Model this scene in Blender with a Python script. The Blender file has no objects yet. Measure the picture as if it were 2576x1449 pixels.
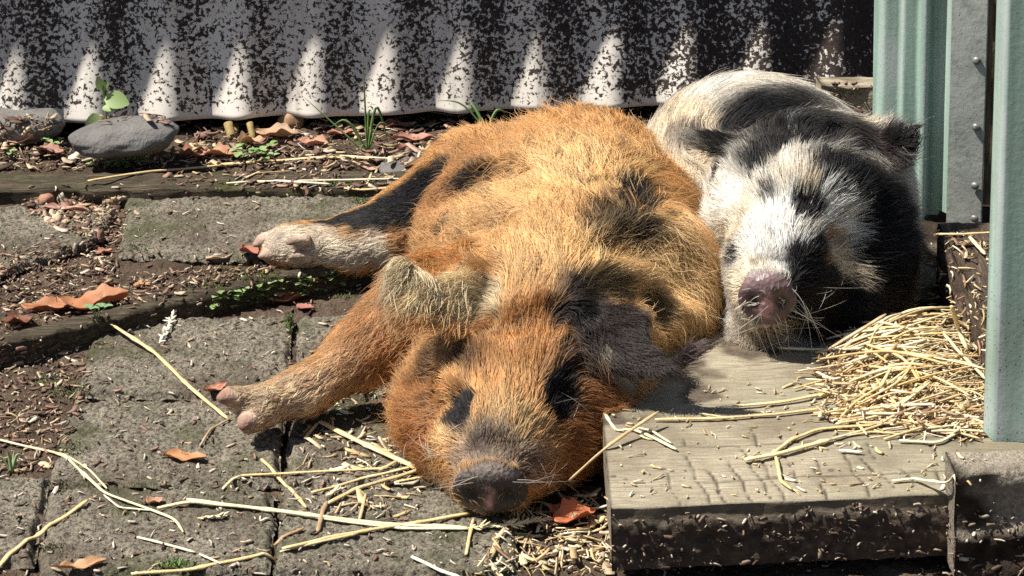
import bpy, bmesh, math, random
import numpy as np
from mathutils import Vector, Matrix, Euler
from mathutils.bvhtree import BVHTree
from mathutils.kdtree import KDTree

R = math.radians
scene = bpy.context.scene
COL = scene.collection
rng = np.random.default_rng(7)
random.seed(7)

# ------------------------------------------------------------------ camera
PW, PH = 2576.0, 1449.0          # the photograph's measuring grid
FPX = 7360.0
PITCH, ROLL = R(20.0), R(-1.6)
CAM_H = 0.866
cam_d = bpy.data.cameras.new('camera')
cam = bpy.data.objects.new('camera', cam_d)
COL.objects.link(cam)
cam_d.sensor_width = 36.0
cam_d.lens = 36.0 * FPX / PW
cam_d.clip_start, cam_d.clip_end = 0.05, 400.0
cam_m = (Matrix.Rotation(R(90) - PITCH, 4, 'X') @ Matrix.Rotation(ROLL, 4, 'Z'))
cam_m.translation = (0, 0, CAM_H)
cam.matrix_world = cam_m
scene.camera = cam
CR = np.array(cam_m.to_3x3()); CT = np.array([0, 0, CAM_H])

# ------------------------------------------------------------------ light
SUN = np.array([-0.52, -0.04, 0.853]); SUN /= np.linalg.norm(SUN)
sun_d = bpy.data.lights.new('sun', 'SUN')
sun_d.energy, sun_d.angle, sun_d.color = 4.9, R(0.5), (1.0, 0.955, 0.88)
sun = bpy.data.objects.new('sun', sun_d); COL.objects.link(sun)
sun.rotation_euler = Vector(SUN).to_track_quat('Z', 'Y').to_euler()
world = bpy.data.worlds.new('World'); scene.world = world
world.use_nodes = True
wn = world.node_tree
sky = wn.nodes.new('ShaderNodeTexSky'); sky.sky_type = 'NISHITA'; sky.sun_disc = False
sky.sun_elevation = math.asin(SUN[2]); sky.sun_rotation = math.atan2(SUN[0], SUN[1])
bg = wn.nodes['Background']; bg.inputs[1].default_value = 0.052
wn.links.new(sky.outputs[0], bg.inputs[0])
vs = scene.view_settings
vs.view_transform = 'Standard'; vs.look = 'None'; vs.gamma = 1; vs.exposure = 0.70
scene.cycles.max_bounces = 8; scene.cycles.diffuse_bounces = 4; scene.cycles.transparent_max_bounces = 8
scene.cycles.sample_clamp_indirect = 6.0
scene.cycles.use_denoising = False

# ------------------------------------------------------------------ photo pixel -> world
def ray(px, py):
    d = CR @ np.array([(px - PW / 2) / FPX, -(py - PH / 2) / FPX, -1.0])
    return d / np.linalg.norm(d)
def U(px, py, z=0.0):            # on the level z
    d = ray(px, py); t = (z - CAM_H) / d[2]
    return CT + d * t
def D(px, py, y):                # at the distance y
    d = ray(px, py); t = y / d[1]
    return CT + d * t
def proj(p):
    q = CR.T @ (np.asarray(p) - CT)
    return PW / 2 + FPX * q[0] / -q[2], PH / 2 - FPX * q[1] / -q[2]
def B(px, y, z):                 # at distance y and height z, under column px
    x = 0.0
    for _ in range(4):
        e = px - proj((x, y, z))[0]
        x += e / 3000.0 * (y / 2.3)
    return np.array([x, y, z])

# ------------------------------------------------------------------ noise
def _hash(ix, iy, iz, seed):
    h = (ix * 374761393 + iy * 668265263 + iz * 2147483647 + seed * 974711) & 0xFFFFFFFF
    h = ((h ^ (h >> 13)) * 1274126177) & 0xFFFFFFFF
    h = (h ^ (h >> 16)) & 0xFFFFFFFF
    return h / 4294967295.0
def vnoise(p, scale, seed=0):    # smooth value noise, -1..1
    q = np.asarray(p, float) * scale
    i = np.floor(q).astype(np.int64); f = q - i
    f = f * f * (3 - 2 * f)
    r = 0
    for dx in (0, 1):
        for dy in (0, 1):
            for dz in (0, 1):
                w = (f[..., 0] if dx else 1 - f[..., 0]) * (f[..., 1] if dy else 1 - f[..., 1]) * (f[..., 2] if dz else 1 - f[..., 2])
                r = r + w * _hash(i[..., 0] + dx, i[..., 1] + dy, i[..., 2] + dz, seed)
    return r * 2 - 1
def fbm(p, scale, octs=4, seed=0):
    a, s, r = 1.0, scale, 0
    for o in range(octs):
        r = r + a * vnoise(p, s, seed + o * 17); a *= .5; s *= 2.03
    return r
def sstep(a, b, x):
    t = np.clip((x - a) / (b - a), 0, 1); return t * t * (3 - 2 * t)

# ------------------------------------------------------------------ objects
def tag(o, label=None, cat=None, group=None, kind=None):
    if label: o['label'] = label
    if cat: o['category'] = cat
    if group: o['group'] = group
    if kind: o['kind'] = kind
    return o
def empty(name, loc=(0, 0, 0), rz=0.0):
    o = bpy.data.objects.new(name, None); o.location = loc; o.rotation_euler = (0, 0, rz)
    o.empty_display_size = .02
    COL.objects.link(o); return o
def mesh_obj(name, verts, faces, mat, parent=None, smooth=True, attrs=None):
    me = bpy.data.meshes.new(name)
    me.from_pydata([tuple(map(float, v)) for v in verts], [], [tuple(map(int, f)) for f in faces])
    if smooth: me.shade_smooth()
    if mat: me.materials.append(mat)
    if attrs:
        for k, a in attrs.items():
            a = np.asarray(a, float)
            if a.ndim == 2:
                at = me.attributes.new(k, 'FLOAT_COLOR', 'POINT')
                at.data.foreach_set('color', np.c_[a, np.ones(len(a))].ravel())
            else:
                at = me.attributes.new(k, 'FLOAT', 'POINT'); at.data.foreach_set('value', a)
    me.update()
    o = bpy.data.objects.new(name, me); COL.objects.link(o)
    if parent: o.parent = parent
    return o
class MB:                        # collects pieces of one mesh
    def __init__(s): s.v = []; s.f = []; s.n = 0; s.c = []
    def add(s, v, f, c=None):
        v = np.asarray(v, float)
        s.v.append(v); s.f += [tuple(i + s.n for i in q) for q in f]; s.n += len(v)
        s.c.append(np.tile(np.asarray(c if c is not None else (1, 1, 1), float), (len(v), 1)))
    def build(s, name, mat, parent=None, smooth=True, attrs=None):
        a = {'tint': np.vstack(s.c)}; a.update(attrs or {})
        return mesh_obj(name, np.vstack(s.v), s.f, mat, parent, smooth, a)
def grid_faces(nu, nv, close_u=False):
    f = []
    for i in range(nu if close_u else nu - 1):
        for j in range(nv - 1):
            a = i * nv + j; b = ((i + 1) % nu) * nv + j
            f.append((a, b, b + 1, a + 1))
    return f
def tube(pts, rad, ns=6, flat=1.0, up=(0, 0, 1), cap=True):
    pts = np.asarray(pts, float); n = len(pts)
    rad = np.broadcast_to(np.asarray(rad, float), (n,))
    t = np.gradient(pts, axis=0); t /= np.linalg.norm(t, axis=1)[:, None] + 1e-9
    s = np.cross(t, up); s /= np.linalg.norm(s, axis=1)[:, None] + 1e-9
    u = np.cross(s, t)
    a = np.arange(ns) * 2 * np.pi / ns
    v = pts[:, None] + rad[:, None, None] * (np.cos(a)[None, :, None] * s[:, None] + flat * np.sin(a)[None, :, None] * u[:, None])
    v = v.reshape(-1, 3); f = []
    for i in range(n - 1):
        for j in range(ns):
            k = (j + 1) % ns
            f.append((i * ns + j, i * ns + k, (i + 1) * ns + k, (i + 1) * ns + j))
    if cap:
        f.append(tuple(range(ns))[::-1]); f.append(tuple((n - 1) * ns + j for j in range(ns)))
    return v, f
def spline(ctrl, n):             # Catmull-Rom through the control points
    c = np.asarray(ctrl, float)
    if len(c) == 2: return c[0] + (c[1] - c[0]) * np.linspace(0, 1, n)[:, None]
    p = np.vstack([2 * c[0] - c[1], c, 2 * c[-1] - c[-2]])
    out = []
    for t in np.linspace(0, len(c) - 1 - 1e-6, n):
        i = int(t); f = t - i
        a, b, d, e = p[i], p[i + 1], p[i + 2], p[i + 3]
        out.append(.5 * (2 * b + (d - a) * f + (2 * a - 5 * b + 4 * d - e) * f * f + (3 * b - a - 3 * d + e) * f ** 3))
    return np.array(out)

# ------------------------------------------------------------------ materials
class NT:
    def __init__(s, name):
        s.m = bpy.data.materials.new(name); s.m.use_nodes = True
        s.t = s.m.node_tree; s.p = s.t.nodes['Principled BSDF']; s.out = s.t.nodes['Material Output']
        s._co = None
    def n(s, typ, **k):
        x = s.t.nodes.new('ShaderNode' + typ)
        for a, b in k.items(): setattr(x, a, b)
        return x
    def l(s, a, b): s.t.links.new(a, b)
    def set(s, sock, v):
        if hasattr(v, 'is_linked') or hasattr(v, 'links'): s.l(v, sock)
        elif isinstance(v, (tuple, list)) and len(v) == 3 and sock.type == 'RGBA': sock.default_value = (*v, 1)
        else: sock.default_value = v
    def co(s):
        if not s._co: s._co = s.n('TexCoord').outputs['Object']
        return s._co
    def mapped(s, scale=(1, 1, 1), rot=(0, 0, 0), loc=(0, 0, 0)):
        m = s.n('Mapping'); s.l(s.co(), m.inputs[0])
        m.inputs['Scale'].default_value = scale; m.inputs['Rotation'].default_value = rot; m.inputs['Location'].default_value = loc
        return m.outputs[0]
    def noise(s, scale, detail=4, rough=.55, vec=None, dist=0.0):
        x = s.n('TexNoise'); s.l(vec or s.co(), x.inputs['Vector'])
        x.inputs['Scale'].default_value = scale; x.inputs['Detail'].default_value = detail
        x.inputs['Roughness'].default_value = rough; x.inputs['Distortion'].default_value = dist
        return x.outputs[0]
    def voro(s, scale, vec=None, feat='F1', out='Distance', rand=1.0):
        x = s.n('TexVoronoi', feature=feat); s.l(vec or s.co(), x.inputs['Vector'])
        x.inputs['Scale'].default_value = scale; x.inputs['Randomness'].default_value = rand
        return x.outputs[out]
    def ramp(s, fac, stops, interp='LINEAR'):
        r = s.n('ValToRGB'); s.l(fac, r.inputs[0]); cr = r.color_ramp; cr.interpolation = interp
        while len(cr.elements) < len(stops): cr.elements.new(.5)
        for e, (p, c) in zip(cr.elements, stops):
            e.position = p; e.color = (*c, 1) if isinstance(c, tuple) else (c, c, c, 1)
        return r.outputs[0]
    def mix(s, fac, a, b, mode='MIX'):
        x = s.n('Mix', data_type='RGBA', blend_type=mode)
        s.set(x.inputs['Factor'], fac); s.set(x.inputs['A'], a) if False else None
        s.set(x.inputs[6], a); s.set(x.inputs[7], b)
        return x.outputs[2]
    def math(s, op, a, b=0.0, clamp=False):
        x = s.n('Math', operation=op, use_clamp=clamp); s.set(x.inputs[0], a); s.set(x.inputs[1], b); return x.outputs[0]
    def attr(s, name, out='Color'):
        x = s.n('Attribute', attribute_name=name); return x.outputs[out]
    def rnd(s): return s.n('ObjectInfo').outputs['Random']
    def bump(s, h, dist=.002, strength=1.0, prev=None):
        b = s.n('Bump'); s.l(h, b.inputs['Height']); b.inputs['Distance'].default_value = dist
        b.inputs['Strength'].default_value = strength
        if prev: s.l(prev, b.inputs['Normal'])
        return b.outputs[0]
    def fin(s, col, rough=.85, normal=None, spec=.3, **k):
        s.set(s.p.inputs['Base Color'], col); s.set(s.p.inputs['Roughness'], rough)
        s.p.inputs['Specular IOR Level'].default_value = spec
        if normal: s.l(normal, s.p.inputs['Normal'])
        for a, b in k.items(): s.set(s.p.inputs[a.replace('_', ' ')], b)
        return s.m
M = {}
IRON_PHASE = 0.0
def build_materials():
    a = NT('soil')
    n1, n2 = a.noise(38, 6, .65), a.noise(260, 3, .6)
    c = a.ramp(n1, [(.3, (.042, .030, .021)), (.55, (.090, .063, .043)), (.75, (.155, .112, .076))])
    c = a.mix(a.ramp(a.voro(420), [(.0, 1.0), (.35, 0.0)]), c, (.16, .115, .08))
    h = a.math('ADD', a.math('MULTIPLY', n1, 1.0), a.math('MULTIPLY', n2, .6))
    M['soil'] = a.fin(c, .95, a.bump(h, .006), .15)

    a = NT('concrete_paver')
    vd = a.voro(230); vc = a.voro(230, out='Color')
    n1 = a.noise(26, 6, .6); n2 = a.noise(500, 3, .6); n3 = a.noise(9, 4, .6)
    sep = a.n('SeparateColor'); a.l(vc, sep.inputs[0])
    peb = a.ramp(sep.outputs[0], [(0, (.115, .100, .075)), (.45, (.175, .153, .115)), (.75, (.235, .207, .156)), (.95, (.36, .32, .245))])
    matrix = a.ramp(n1, [(.3, (.19, .163, .120)), (.7, (.355, .312, .236))])
    few = a.math('MULTIPLY', a.ramp(vd, [(.34, 1.0), (.50, 0.0)]), a.ramp(sep.outputs[1], [(.45, 0.0), (.75, .9)]))
    c = a.mix(few, matrix, peb)
    n4 = a.noise(330, 5, .7)
    c = a.mix(a.ramp(n4, [(.40, .9), (.55, 0.0)]), c, (.052, .044, .033))
    c = a.mix(a.ramp(n2, [(.58, 0.0), (.72, .5)]), c, (.30, .268, .205))
    dirt = a.ramp(n3, [(.48, 0.0), (.64, .6)])
    c = a.mix(dirt, c, (.085, .060, .043))
    m1 = a.ramp(a.math('MULTIPLY', a.noise(13, 5, .65, a.mapped(loc=(3, 7, 1))), 1.0), [(.50, 0.0), (.64, .75)])
    c = a.mix(m1, c, (.062, .068, .026))
    h = a.math('ADD', a.math('MULTIPLY', few, .25), a.math('ADD', a.math('MULTIPLY', n4, .7), a.math('MULTIPLY', n2, .4)))
    M['paver'] = a.fin(c, .93, a.bump(h, .0040, 1.0), .22)

    a = NT('old_edging_timber')
    g = a.mapped((4, 60, 60)); n1 = a.noise(6, 6, .65, g, .3); n2 = a.noise(30, 5, .6)
    c = a.ramp(n1, [(.3, (.028, .021, .014)), (.5, (.088, .070, .046)), (.72, (.20, .165, .105))])
    c = a.mix(a.ramp(n2, [(.5, 0.0), (.64, .75)]), c, (.055, .040, .028))
    c = a.mix(a.ramp(a.noise(16, 5, .7, a.mapped(loc=(1, 5, 2))), [(.56, 0.0), (.68, .8)]), c, (.075, .085, .024))
    M['edging'] = a.fin(c, .9, a.bump(a.math('ADD', n1, a.math('MULTIPLY', n2, .5)), .005), .2)

    a = NT('step_timber')
    g = a.mapped((70, 6, 40)); n1 = a.noise(5, 6, .6, g, .4)
    g2 = a.mapped((5, 60, 30)); n2 = a.noise(7, 7, .75, g2, 1.6)
    n3 = a.noise(14, 5, .6); n4 = a.noise(420, 3, .6)
    c = a.ramp(n2, [(.30, (.17, .138, .092)), (.47, (.32, .272, .188)), (.56, (.40, .345, .245)), (.72, (.54, .48, .36))])
    c = a.mix(a.ramp(n3, [(.46, 0.0), (.66, .6)]), c, (.15, .112, .072))
    sc = a.ramp(a.noise(6, 5, .8, a.mapped((3, 26, 1), (0, 0, .5)), 2.5), [(.60, 0.0), (.62, .5), (.64, 0.0)]); c = a.mix(sc, c, (.56, .52, .42))
    c = a.mix(a.ramp(a.voro(34), [(.06, .7), (.11, 0.0)]), c, (.07, .055, .04))
    c = a.mix(a.ramp(n4, [(.64, 0.0), (.75, .3)]), c, (.40, .37, .29))
    c = a.mix(a.ramp(a.noise(7, 4, .6, a.mapped(loc=(2, 1, 0))), [(.5, 0.0), (.68, .4)]), c, (.15, .150, .088))
    cr = a.attr('crack', 'Fac'); c = a.mix(cr, c, (.035, .026, .018))
    c = a.mix(a.attr('mud', 'Fac'), c, a.ramp(a.noise(120, 5, .7), [(.35, (.040, .028, .020)), (.55, (.085, .060, .043)), (.72, (.16, .115, .08))]))
    M['step'] = a.fin(c, .86, a.bump(a.math('ADD', a.math('MULTIPLY', n2, .6), a.math('MULTIPLY', n4, .4)), .0016), .25)

    a = NT('muddy_wood')
    n1, n2 = a.noise(60, 6, .7), a.noise(330, 4, .65)
    c = a.ramp(n1, [(.35, (.020, .014, .010)), (.55, (.055, .038, .026)), (.75, (.12, .085, .058))])
    c = a.mix(a.attr('bare', 'Fac'), c, a.ramp(n2, [(.3, (.20, .165, .125)), (.7, (.44, .385, .30))]))
    M['mud'] = a.fin(c, .95, a.bump(a.math('ADD', n1, a.math('MULTIPLY', n2, .7)), .005), .2)

    a = NT('brown_board')
    g = a.mapped((90, 5, 60)); n1 = a.noise(4, 6, .65, g, .5); n2 = a.noise(25, 5, .6)
    c = a.ramp(n1, [(.3, (.040, .027, .019)), (.55, (.105, .075, .052)), (.75, (.24, .195, .145))])
    c = a.mix(a.ramp(n2, [(.45, 0.0), (.65, .7)]), c, (.060, .040, .029))
    M['board'] = a.fin(c, .88, a.bump(a.math('ADD', n1, a.math('MULTIPLY', n2, .4)), .004), .25)

    a = NT('weathered_beam')
    g = a.mapped((5, 70, 70)); n1 = a.noise(5, 6, .65, g, .4)
    c = a.ramp(n1, [(.3, (.20, .16, .11)), (.55, (.42, .36, .26)), (.75, (.58, .52, .40))])
    c = a.mix(a.attr('mud', 'Fac'), c, a.ramp(a.noise(45, 5, .7), [(.35, (.022, .016, .011)), (.6, (.085, .075, .035)), (.8, (.15, .14, .07))]))
    M['beam'] = a.fin(c, .9, a.bump(n1, .003), .2)

    a = NT('corrugated_iron')
    g = a.mapped((1, .001, 1))
    n1 = a.noise(215, 5, .68, g, .4); n2 = a.noise(70, 3, .6, g, .5); n3 = a.noise(5, 3, .5, g)
    sx = a.n('SeparateXYZ'); a.l(a.co(), sx.inputs[0])
    bias = a.math('MULTIPLY_ADD', sx.outputs[0], .075); bias.node.inputs[2].default_value = .030
    hz = a.math('MULTIPLY', a.math('SUBTRACT', sx.outputs[2], .05, True), .20)
    f = a.math('ADD', a.math('ADD', a.math('MULTIPLY', n1, .74), a.math('MULTIPLY', n2, .26)), a.math('ADD', bias, hz))
    f = a.math('ADD', f, a.math('MULTIPLY', a.math('SUBTRACT', n3, .5), .22))
    rim = a.ramp(sx.outputs[2], [(.0, .16), (.008, .05), (.018, 0.0)])
    rim.node.color_ramp.elements[1].position = .008
    f = a.math('SUBTRACT', f, rim)
    ph = a.math('MULTIPLY_ADD', sx.outputs[0], 2 * math.pi / .0752); ph.node.inputs[2].default_value = IRON_PHASE
    f = a.math('ADD', f, a.math('MULTIPLY', a.math('SINE', ph), .030))  # spots thicken rib by rib: lichen in the troughs plus painted rib shade
    spot = a.ramp(f, [(.52, 0.0), (.545, 1.0)])
    paint = a.ramp(a.noise(9, 5, .6), [(.3, (.60, .55, .485)), (.7, (.78, .725, .645))])
    grime = a.ramp(a.noise(300, 3, .6), [(.3, (.020, .014, .012)), (.7, (.065, .045, .036))])
    streak = a.ramp(a.noise(5, 4, .6, a.mapped((9, .001, .9))), [(.56, 0.0), (.72, .5)])
    c = a.mix(streak, paint, (.26, .215, .20))
    c = a.mix(spot, c, grime)
    M['iron'] = a.fin(c, .72, a.bump(spot, .0012), .3)

    a = NT('green_fibreglass')
    g = a.mapped((40, 40, 1.6)); n1 = a.noise(3, 5, .6, g); n2 = a.noise(240, 3, .6); n3 = a.noise(14, 4, .6)
    c = a.ramp(n1, [(.32, (.27, .41, .34)), (.5, (.42, .565, .48)), (.62, (.50, .63, .55)), (.72, (.68, .75, .70))])
    c = a.mix(a.ramp(n3, [(.5, 0.0), (.72, .45)]), c, (.30, .33, .26))
    c = a.mix(a.attr('chalk', 'Fac'), c, (.66, .67, .68))
    c = a.mix(a.ramp(n2, [(.66, 0.0), (.72, .9)]), c, (.62, .66, .58))
    spk = a.ramp(a.voro(260, feat='F1'), [(.10, 1.0), (.17, 0.0)])
    spm = a.math('MULTIPLY', spk, a.attr('speck', 'Fac'))
    c = a.mix(spm, c, (.05, .05, .04))
    p = a.fin(c, .42, a.bump(n2, .00025), .45)
    tr = a.n('BsdfTranslucent'); a.l(c, tr.inputs[0]); mx = a.n('MixShader'); mx.inputs[0].default_value = .28
    a.l(a.p.outputs[0], mx.inputs[1]); a.l(tr.outputs[0], mx.inputs[2]); a.l(mx.outputs[0], a.out.inputs[0])
    M['fibre'] = p

    a = NT('galvanised_flashing')
    n1, n2 = a.noise(24, 5, .6), a.noise(110, 5, .65)
    c = a.ramp(n1, [(.3, (.33, .36, .32)), (.6, (.47, .49, .44)), (.8, (.58, .59, .54))])
    c = a.mix(a.ramp(n2, [(.5, 0.0), (.7, .55)]), c, (.13, .185, .155))
    c = a.mix(a.ramp(a.voro(150), [(.05, .8), (.13, 0.0)]), c, (.06, .05, .04))
    M['flash'] = a.fin(c, .55, a.bump(n2, .0006), .4, Metallic=.1)
    a = NT('screw_metal'); M['screw'] = a.fin(a.ramp(a.noise(300), [(.3, (.14, .13, .12)), (.7, (.34, .33, .31))]), .5, None, .4, Metallic=.5)

    a = NT('river_stone')
    n1, n2 = a.noise(30, 6, .6), a.noise(260, 3, .6)
    c = a.ramp(n1, [(.3, (.105, .098, .092)), (.7, (.20, .190, .175))])
    c = a.mix(a.ramp(n2, [(.56, 0.0), (.75, .5)]), c, (.26, .24, .22))
    c = a.mix(a.ramp(a.voro(90), [(.06, .7), (.16, 0.0)]), c, (.06, .055, .05))
    M['stone'] = a.fin(c, .8, a.bump(a.math('ADD', n1, n2), .0015), .3)

    a = NT('straw')
    g = a.mapped((1, 1, 1)); n1 = a.noise(60, 4, .6); n2 = a.noise(14, 3, .5)
    c = a.mix(a.ramp(n1, [(.35, 0.0), (.7, .55)]), a.attr('tint'), a.mix(.5, a.attr('tint'), (.92, .86, .68)))
    c = a.mix(a.ramp(n2, [(.55, 0.0), (.75, .45)]), c, (.30, .18, .075))
    M['straw'] = a.fin(c, .5, a.bump(a.noise(500, 2), .0005), .4)

    a = NT('dead_leaf')
    n1 = a.noise(55, 5, .65); n2 = a.noise(9, 3, .5)
    c = a.mix(a.ramp(n1, [(.38, 0.0), (.7, .7)]), a.attr('tint'), a.mix(.55, a.attr('tint'), (.60, .36, .20)))
    c = a.mix(a.ramp(a.noise(120, 4, .7), [(.6, 0.0), (.72, .7)]), c, (.10, .045, .025))
    p = a.fin(c, .6, a.bump(n1, .0015), .35)
    tr = a.n('BsdfTranslucent'); a.l(c, tr.inputs[0]); mx = a.n('MixShader'); mx.inputs[0].default_value = .22
    a.l(a.p.outputs[0], mx.inputs[1]); a.l(tr.outputs[0], mx.inputs[2]); a.l(mx.outputs[0], a.out.inputs[0])
    M['leaf'] = p

    a = NT('litter')
    n1 = a.noise(180, 3, .6)
    c = a.mix(a.ramp(n1, [(.35, 0.0), (.75, .6)]), a.attr('tint'), a.mix(.6, a.attr('tint'), (.10, .06, .04)))
    M['litter'] = a.fin(c, .8, None, .2)

    a = NT('green_leaf')
    n1 = a.noise(140, 3, .6)
    c = a.mix(a.ramp(n1, [(.3, 0.0), (.75, .6)]), a.attr('tint'), (.30, .42, .16))
    p = a.fin(c, .5, None, .4)
    tr = a.n('BsdfTranslucent'); a.l(c, tr.inputs[0]); mx = a.n('MixShader'); mx.inputs[0].default_value = .3
    a.l(a.p.outputs[0], mx.inputs[1]); a.l(tr.outputs[0], mx.inputs[2]); a.l(mx.outputs[0], a.out.inputs[0])
    M['green'] = p

    a = NT('pig_skin')
    n1 = a.noise(160, 4, .6); vd = a.voro(300)
    c = a.mix(a.ramp(n1, [(.35, 0.0), (.7, .35)]), a.attr('tint'), a.mix(.6, a.attr('tint'), (.03, .02, .018)))
    h = a.math('ADD', n1, a.math('MULTIPLY', vd, .8))
    M['skin'] = a.fin(c, a.attr('rough', 'Fac'), a.bump(h, .0012, .7), .45)

    a = NT('hoof')
    n1 = a.noise(90, 5, .6)
    c = a.mix(a.ramp(n1, [(.35, 0.0), (.7, .6)]), a.attr('tint'), a.mix(.6, a.attr('tint'), (.06, .035, .028)))
    M['hoof'] = a.fin(c, .68, a.bump(a.math('ADD', n1, a.noise(420, 3)), .0012), .3)

    a = NT('fur')
    hb = a.n('BsdfHairPrincipled'); hb.parametrization = 'COLOR'
    a.l(a.attr('hair_color'), hb.inputs['Color'])
    hb.inputs['Roughness'].default_value = .42; hb.inputs['Radial Roughness'].default_value = .55
    hb.inputs['Coat'].default_value = .0; hb.inputs['Random Roughness'].default_value = .3
    df = a.n('BsdfDiffuse'); a.l(a.attr('hair_color'), df.inputs[0])
    mx = a.n('MixShader'); mx.inputs[0].default_value = .62
    a.l(hb.outputs[0], mx.inputs[1]); a.l(df.outputs[0], mx.inputs[2]); a.l(mx.outputs[0], a.out.inputs[0])
    M['fur'] = a.m

    a = NT('hidden_post'); n1 = a.noise(5, 5, .6, a.mapped((60, 60, 5)))
    M['post'] = a.fin(a.ramp(n1, [(.3, (.08, .058, .036)), (.7, (.26, .20, .13))]), .9, a.bump(n1, .003), .2)
build_materials()
# ================================================================== SETTING
def soil_h(x, y):
    p = np.stack([x, y, x * 0], -1)
    h = -.009 + .0035 * fbm(p, 28, 4, 3) + .0012 * vnoise(p, 210, 9) + .0010 * vnoise(p, 420, 19)
    back = sstep(2.72, 2.80, y) * (1 - sstep(2.95, 3.1, y))
    h = h + back * (.012 + .006 * vnoise(p, 17, 5))
    return h
def axis(lo, hi, a, b, fine, n_out):
    mid = np.arange(a, b, fine)
    l = a - np.geomspace(.05, a - lo, n_out)[::-1]; r = b + np.geomspace(.05, hi - b, n_out)
    return np.concatenate([l, mid, r])
def build_ground():
    xs = axis(-60, 60, -.56, .56, .0036, 12); ys = axis(-60, 60, 1.70, 2.95, .0036, 12)
    X, Y = np.meshgrid(xs, ys, indexing='ij'); Z = soil_h(X, Y)
    far = (np.abs(X) > .7) | (Y < 1.6) | (Y > 3.1)
    Z = np.where(far, -.012, Z)
    v = np.stack([X, Y, Z], -1).reshape(-1, 3)
    i, j = np.meshgrid(np.arange(len(xs) - 1), np.arange(len(ys) - 1), indexing='ij'); k = (i * len(ys) + j).ravel()
    n = len(ys); f = np.stack([k, k + n, k + n + 1, k + 1], -1)
    o = mesh_obj('ground', v, f.tolist(), M['soil'])
    tag(o, kind='structure')
build_ground()

PAVERS = []
def paver(quad, label, tilt=0.0, seed=0):
    c = np.array([U(*q)[:2] for q in quad]); n = 96
    u = np.linspace(0, 1, n); uu, vv = np.meshgrid(u, u, indexing='ij')
    P = ((1 - uu) * (1 - vv))[..., None] * c[0] + (uu * (1 - vv))[..., None] * c[1] + (uu * vv)[..., None] * c[2] + ((1 - uu) * vv)[..., None] * c[3]
    size = np.linalg.norm(c[1] - c[0]); p3 = np.concatenate([P, np.full(P.shape[:2] + (1,), seed * 1.7)], -1)
    e = np.minimum(np.minimum(uu, 1 - uu), np.minimum(vv, 1 - vv)) * size
    e2 = e + .0025 * fbm(p3, 70, 3, seed)
    z = -.0065 * (1 - sstep(0, .006, e2)) ** 1.6
    z = z + .0013 * fbm(p3, 26, 3, 4) + .0013 * vnoise(p3, 230, 5) + .0010 * vnoise(p3, 420, 6) + tilt * (uu - .5) * size
    ctr = c.mean(0); j = np.stack([vnoise(p3, 45, 31), vnoise(p3, 45, 37)], -1) * .0026 * (e < .015)[..., None]
    P = P + j
    top = np.concatenate([P, z[..., None]], -1).reshape(-1, 3)
    f = grid_faces(n, n); f = [q[::-1] for q in f]
    ring = [i * n for i in range(n)] + [(n - 1) * n + k for k in range(1, n)] + [k * n + n - 1 for k in range(n - 2, -1, -1)] + [k for k in range(n - 2, 0, -1)]
    low = top[ring].copy(); low[:, 2] = -.05; low[:, :2] += (low[:, :2] - ctr) * .015
    b = len(top); m = len(ring)
    f += [(ring[i], b + i, b + (i + 1) % m, ring[(i + 1) % m]) for i in range(m)]
    o = mesh_obj('paver', np.vstack([top, low]), f, M['paver'])
    tag(o, label, 'paver', 'concrete pavers'); PAVERS.append(o)
paver([(297, 640), (938, 645), (958, 468), (318, 482)], 'mossy concrete paver behind the diagonal edging board, under the hind hoof', .004, 1)
paver([(-60, 712), (262, 590), (292, 512), (-90, 520)], 'litter strewn concrete paver in front of the back timber, nearest the grey river stone', -.02, 2)
paver([(185, 984), (724, 996), (737, 788), (247, 806)], 'concrete paver with the white seed head lying on it', .0, 3)
paver([(736, 996), (1220, 1000), (1180, 778), (748, 788)], 'concrete paver under the stretched brown front leg', .004, 4)
paver([(118, 1214), (700, 1216), (722, 1006), (180, 1000)], 'concrete paver just in front of the front hoof, carrying a small orange leaf', -.003, 5)
paver([(712, 1216), (1330, 1216), (1310, 1006), (734, 1006)], 'concrete paver beside the brown pig\'s left cheek under the bent straws', .003, 6)
paver([(-190, 1420), (84, 1412), (124, 1192), (-130, 1190)], 'concrete paver at the bottom left corner, its dark joint to the right', .0, 7)
paver([(92, 1440), (676, 1436), (698, 1226), (118, 1224)], 'concrete paver under the left end of the long split straw', .002, 8)
paver([(688, 1436), (1300, 1436), (1308, 1226), (708, 1226)], 'concrete paver just below the brown pig\'s snout', -.002, 9)
paver([(60, 1660), (668, 1660), (676, 1446), (88, 1450)], 'concrete paver cut off by the bottom edge, left of centre', .002, 10)
paver([(680, 1660), (1320, 1660), (1308, 1446), (688, 1446)], 'concrete paver cut off by the bottom edge, left of the wooden step', .002, 11)

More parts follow.
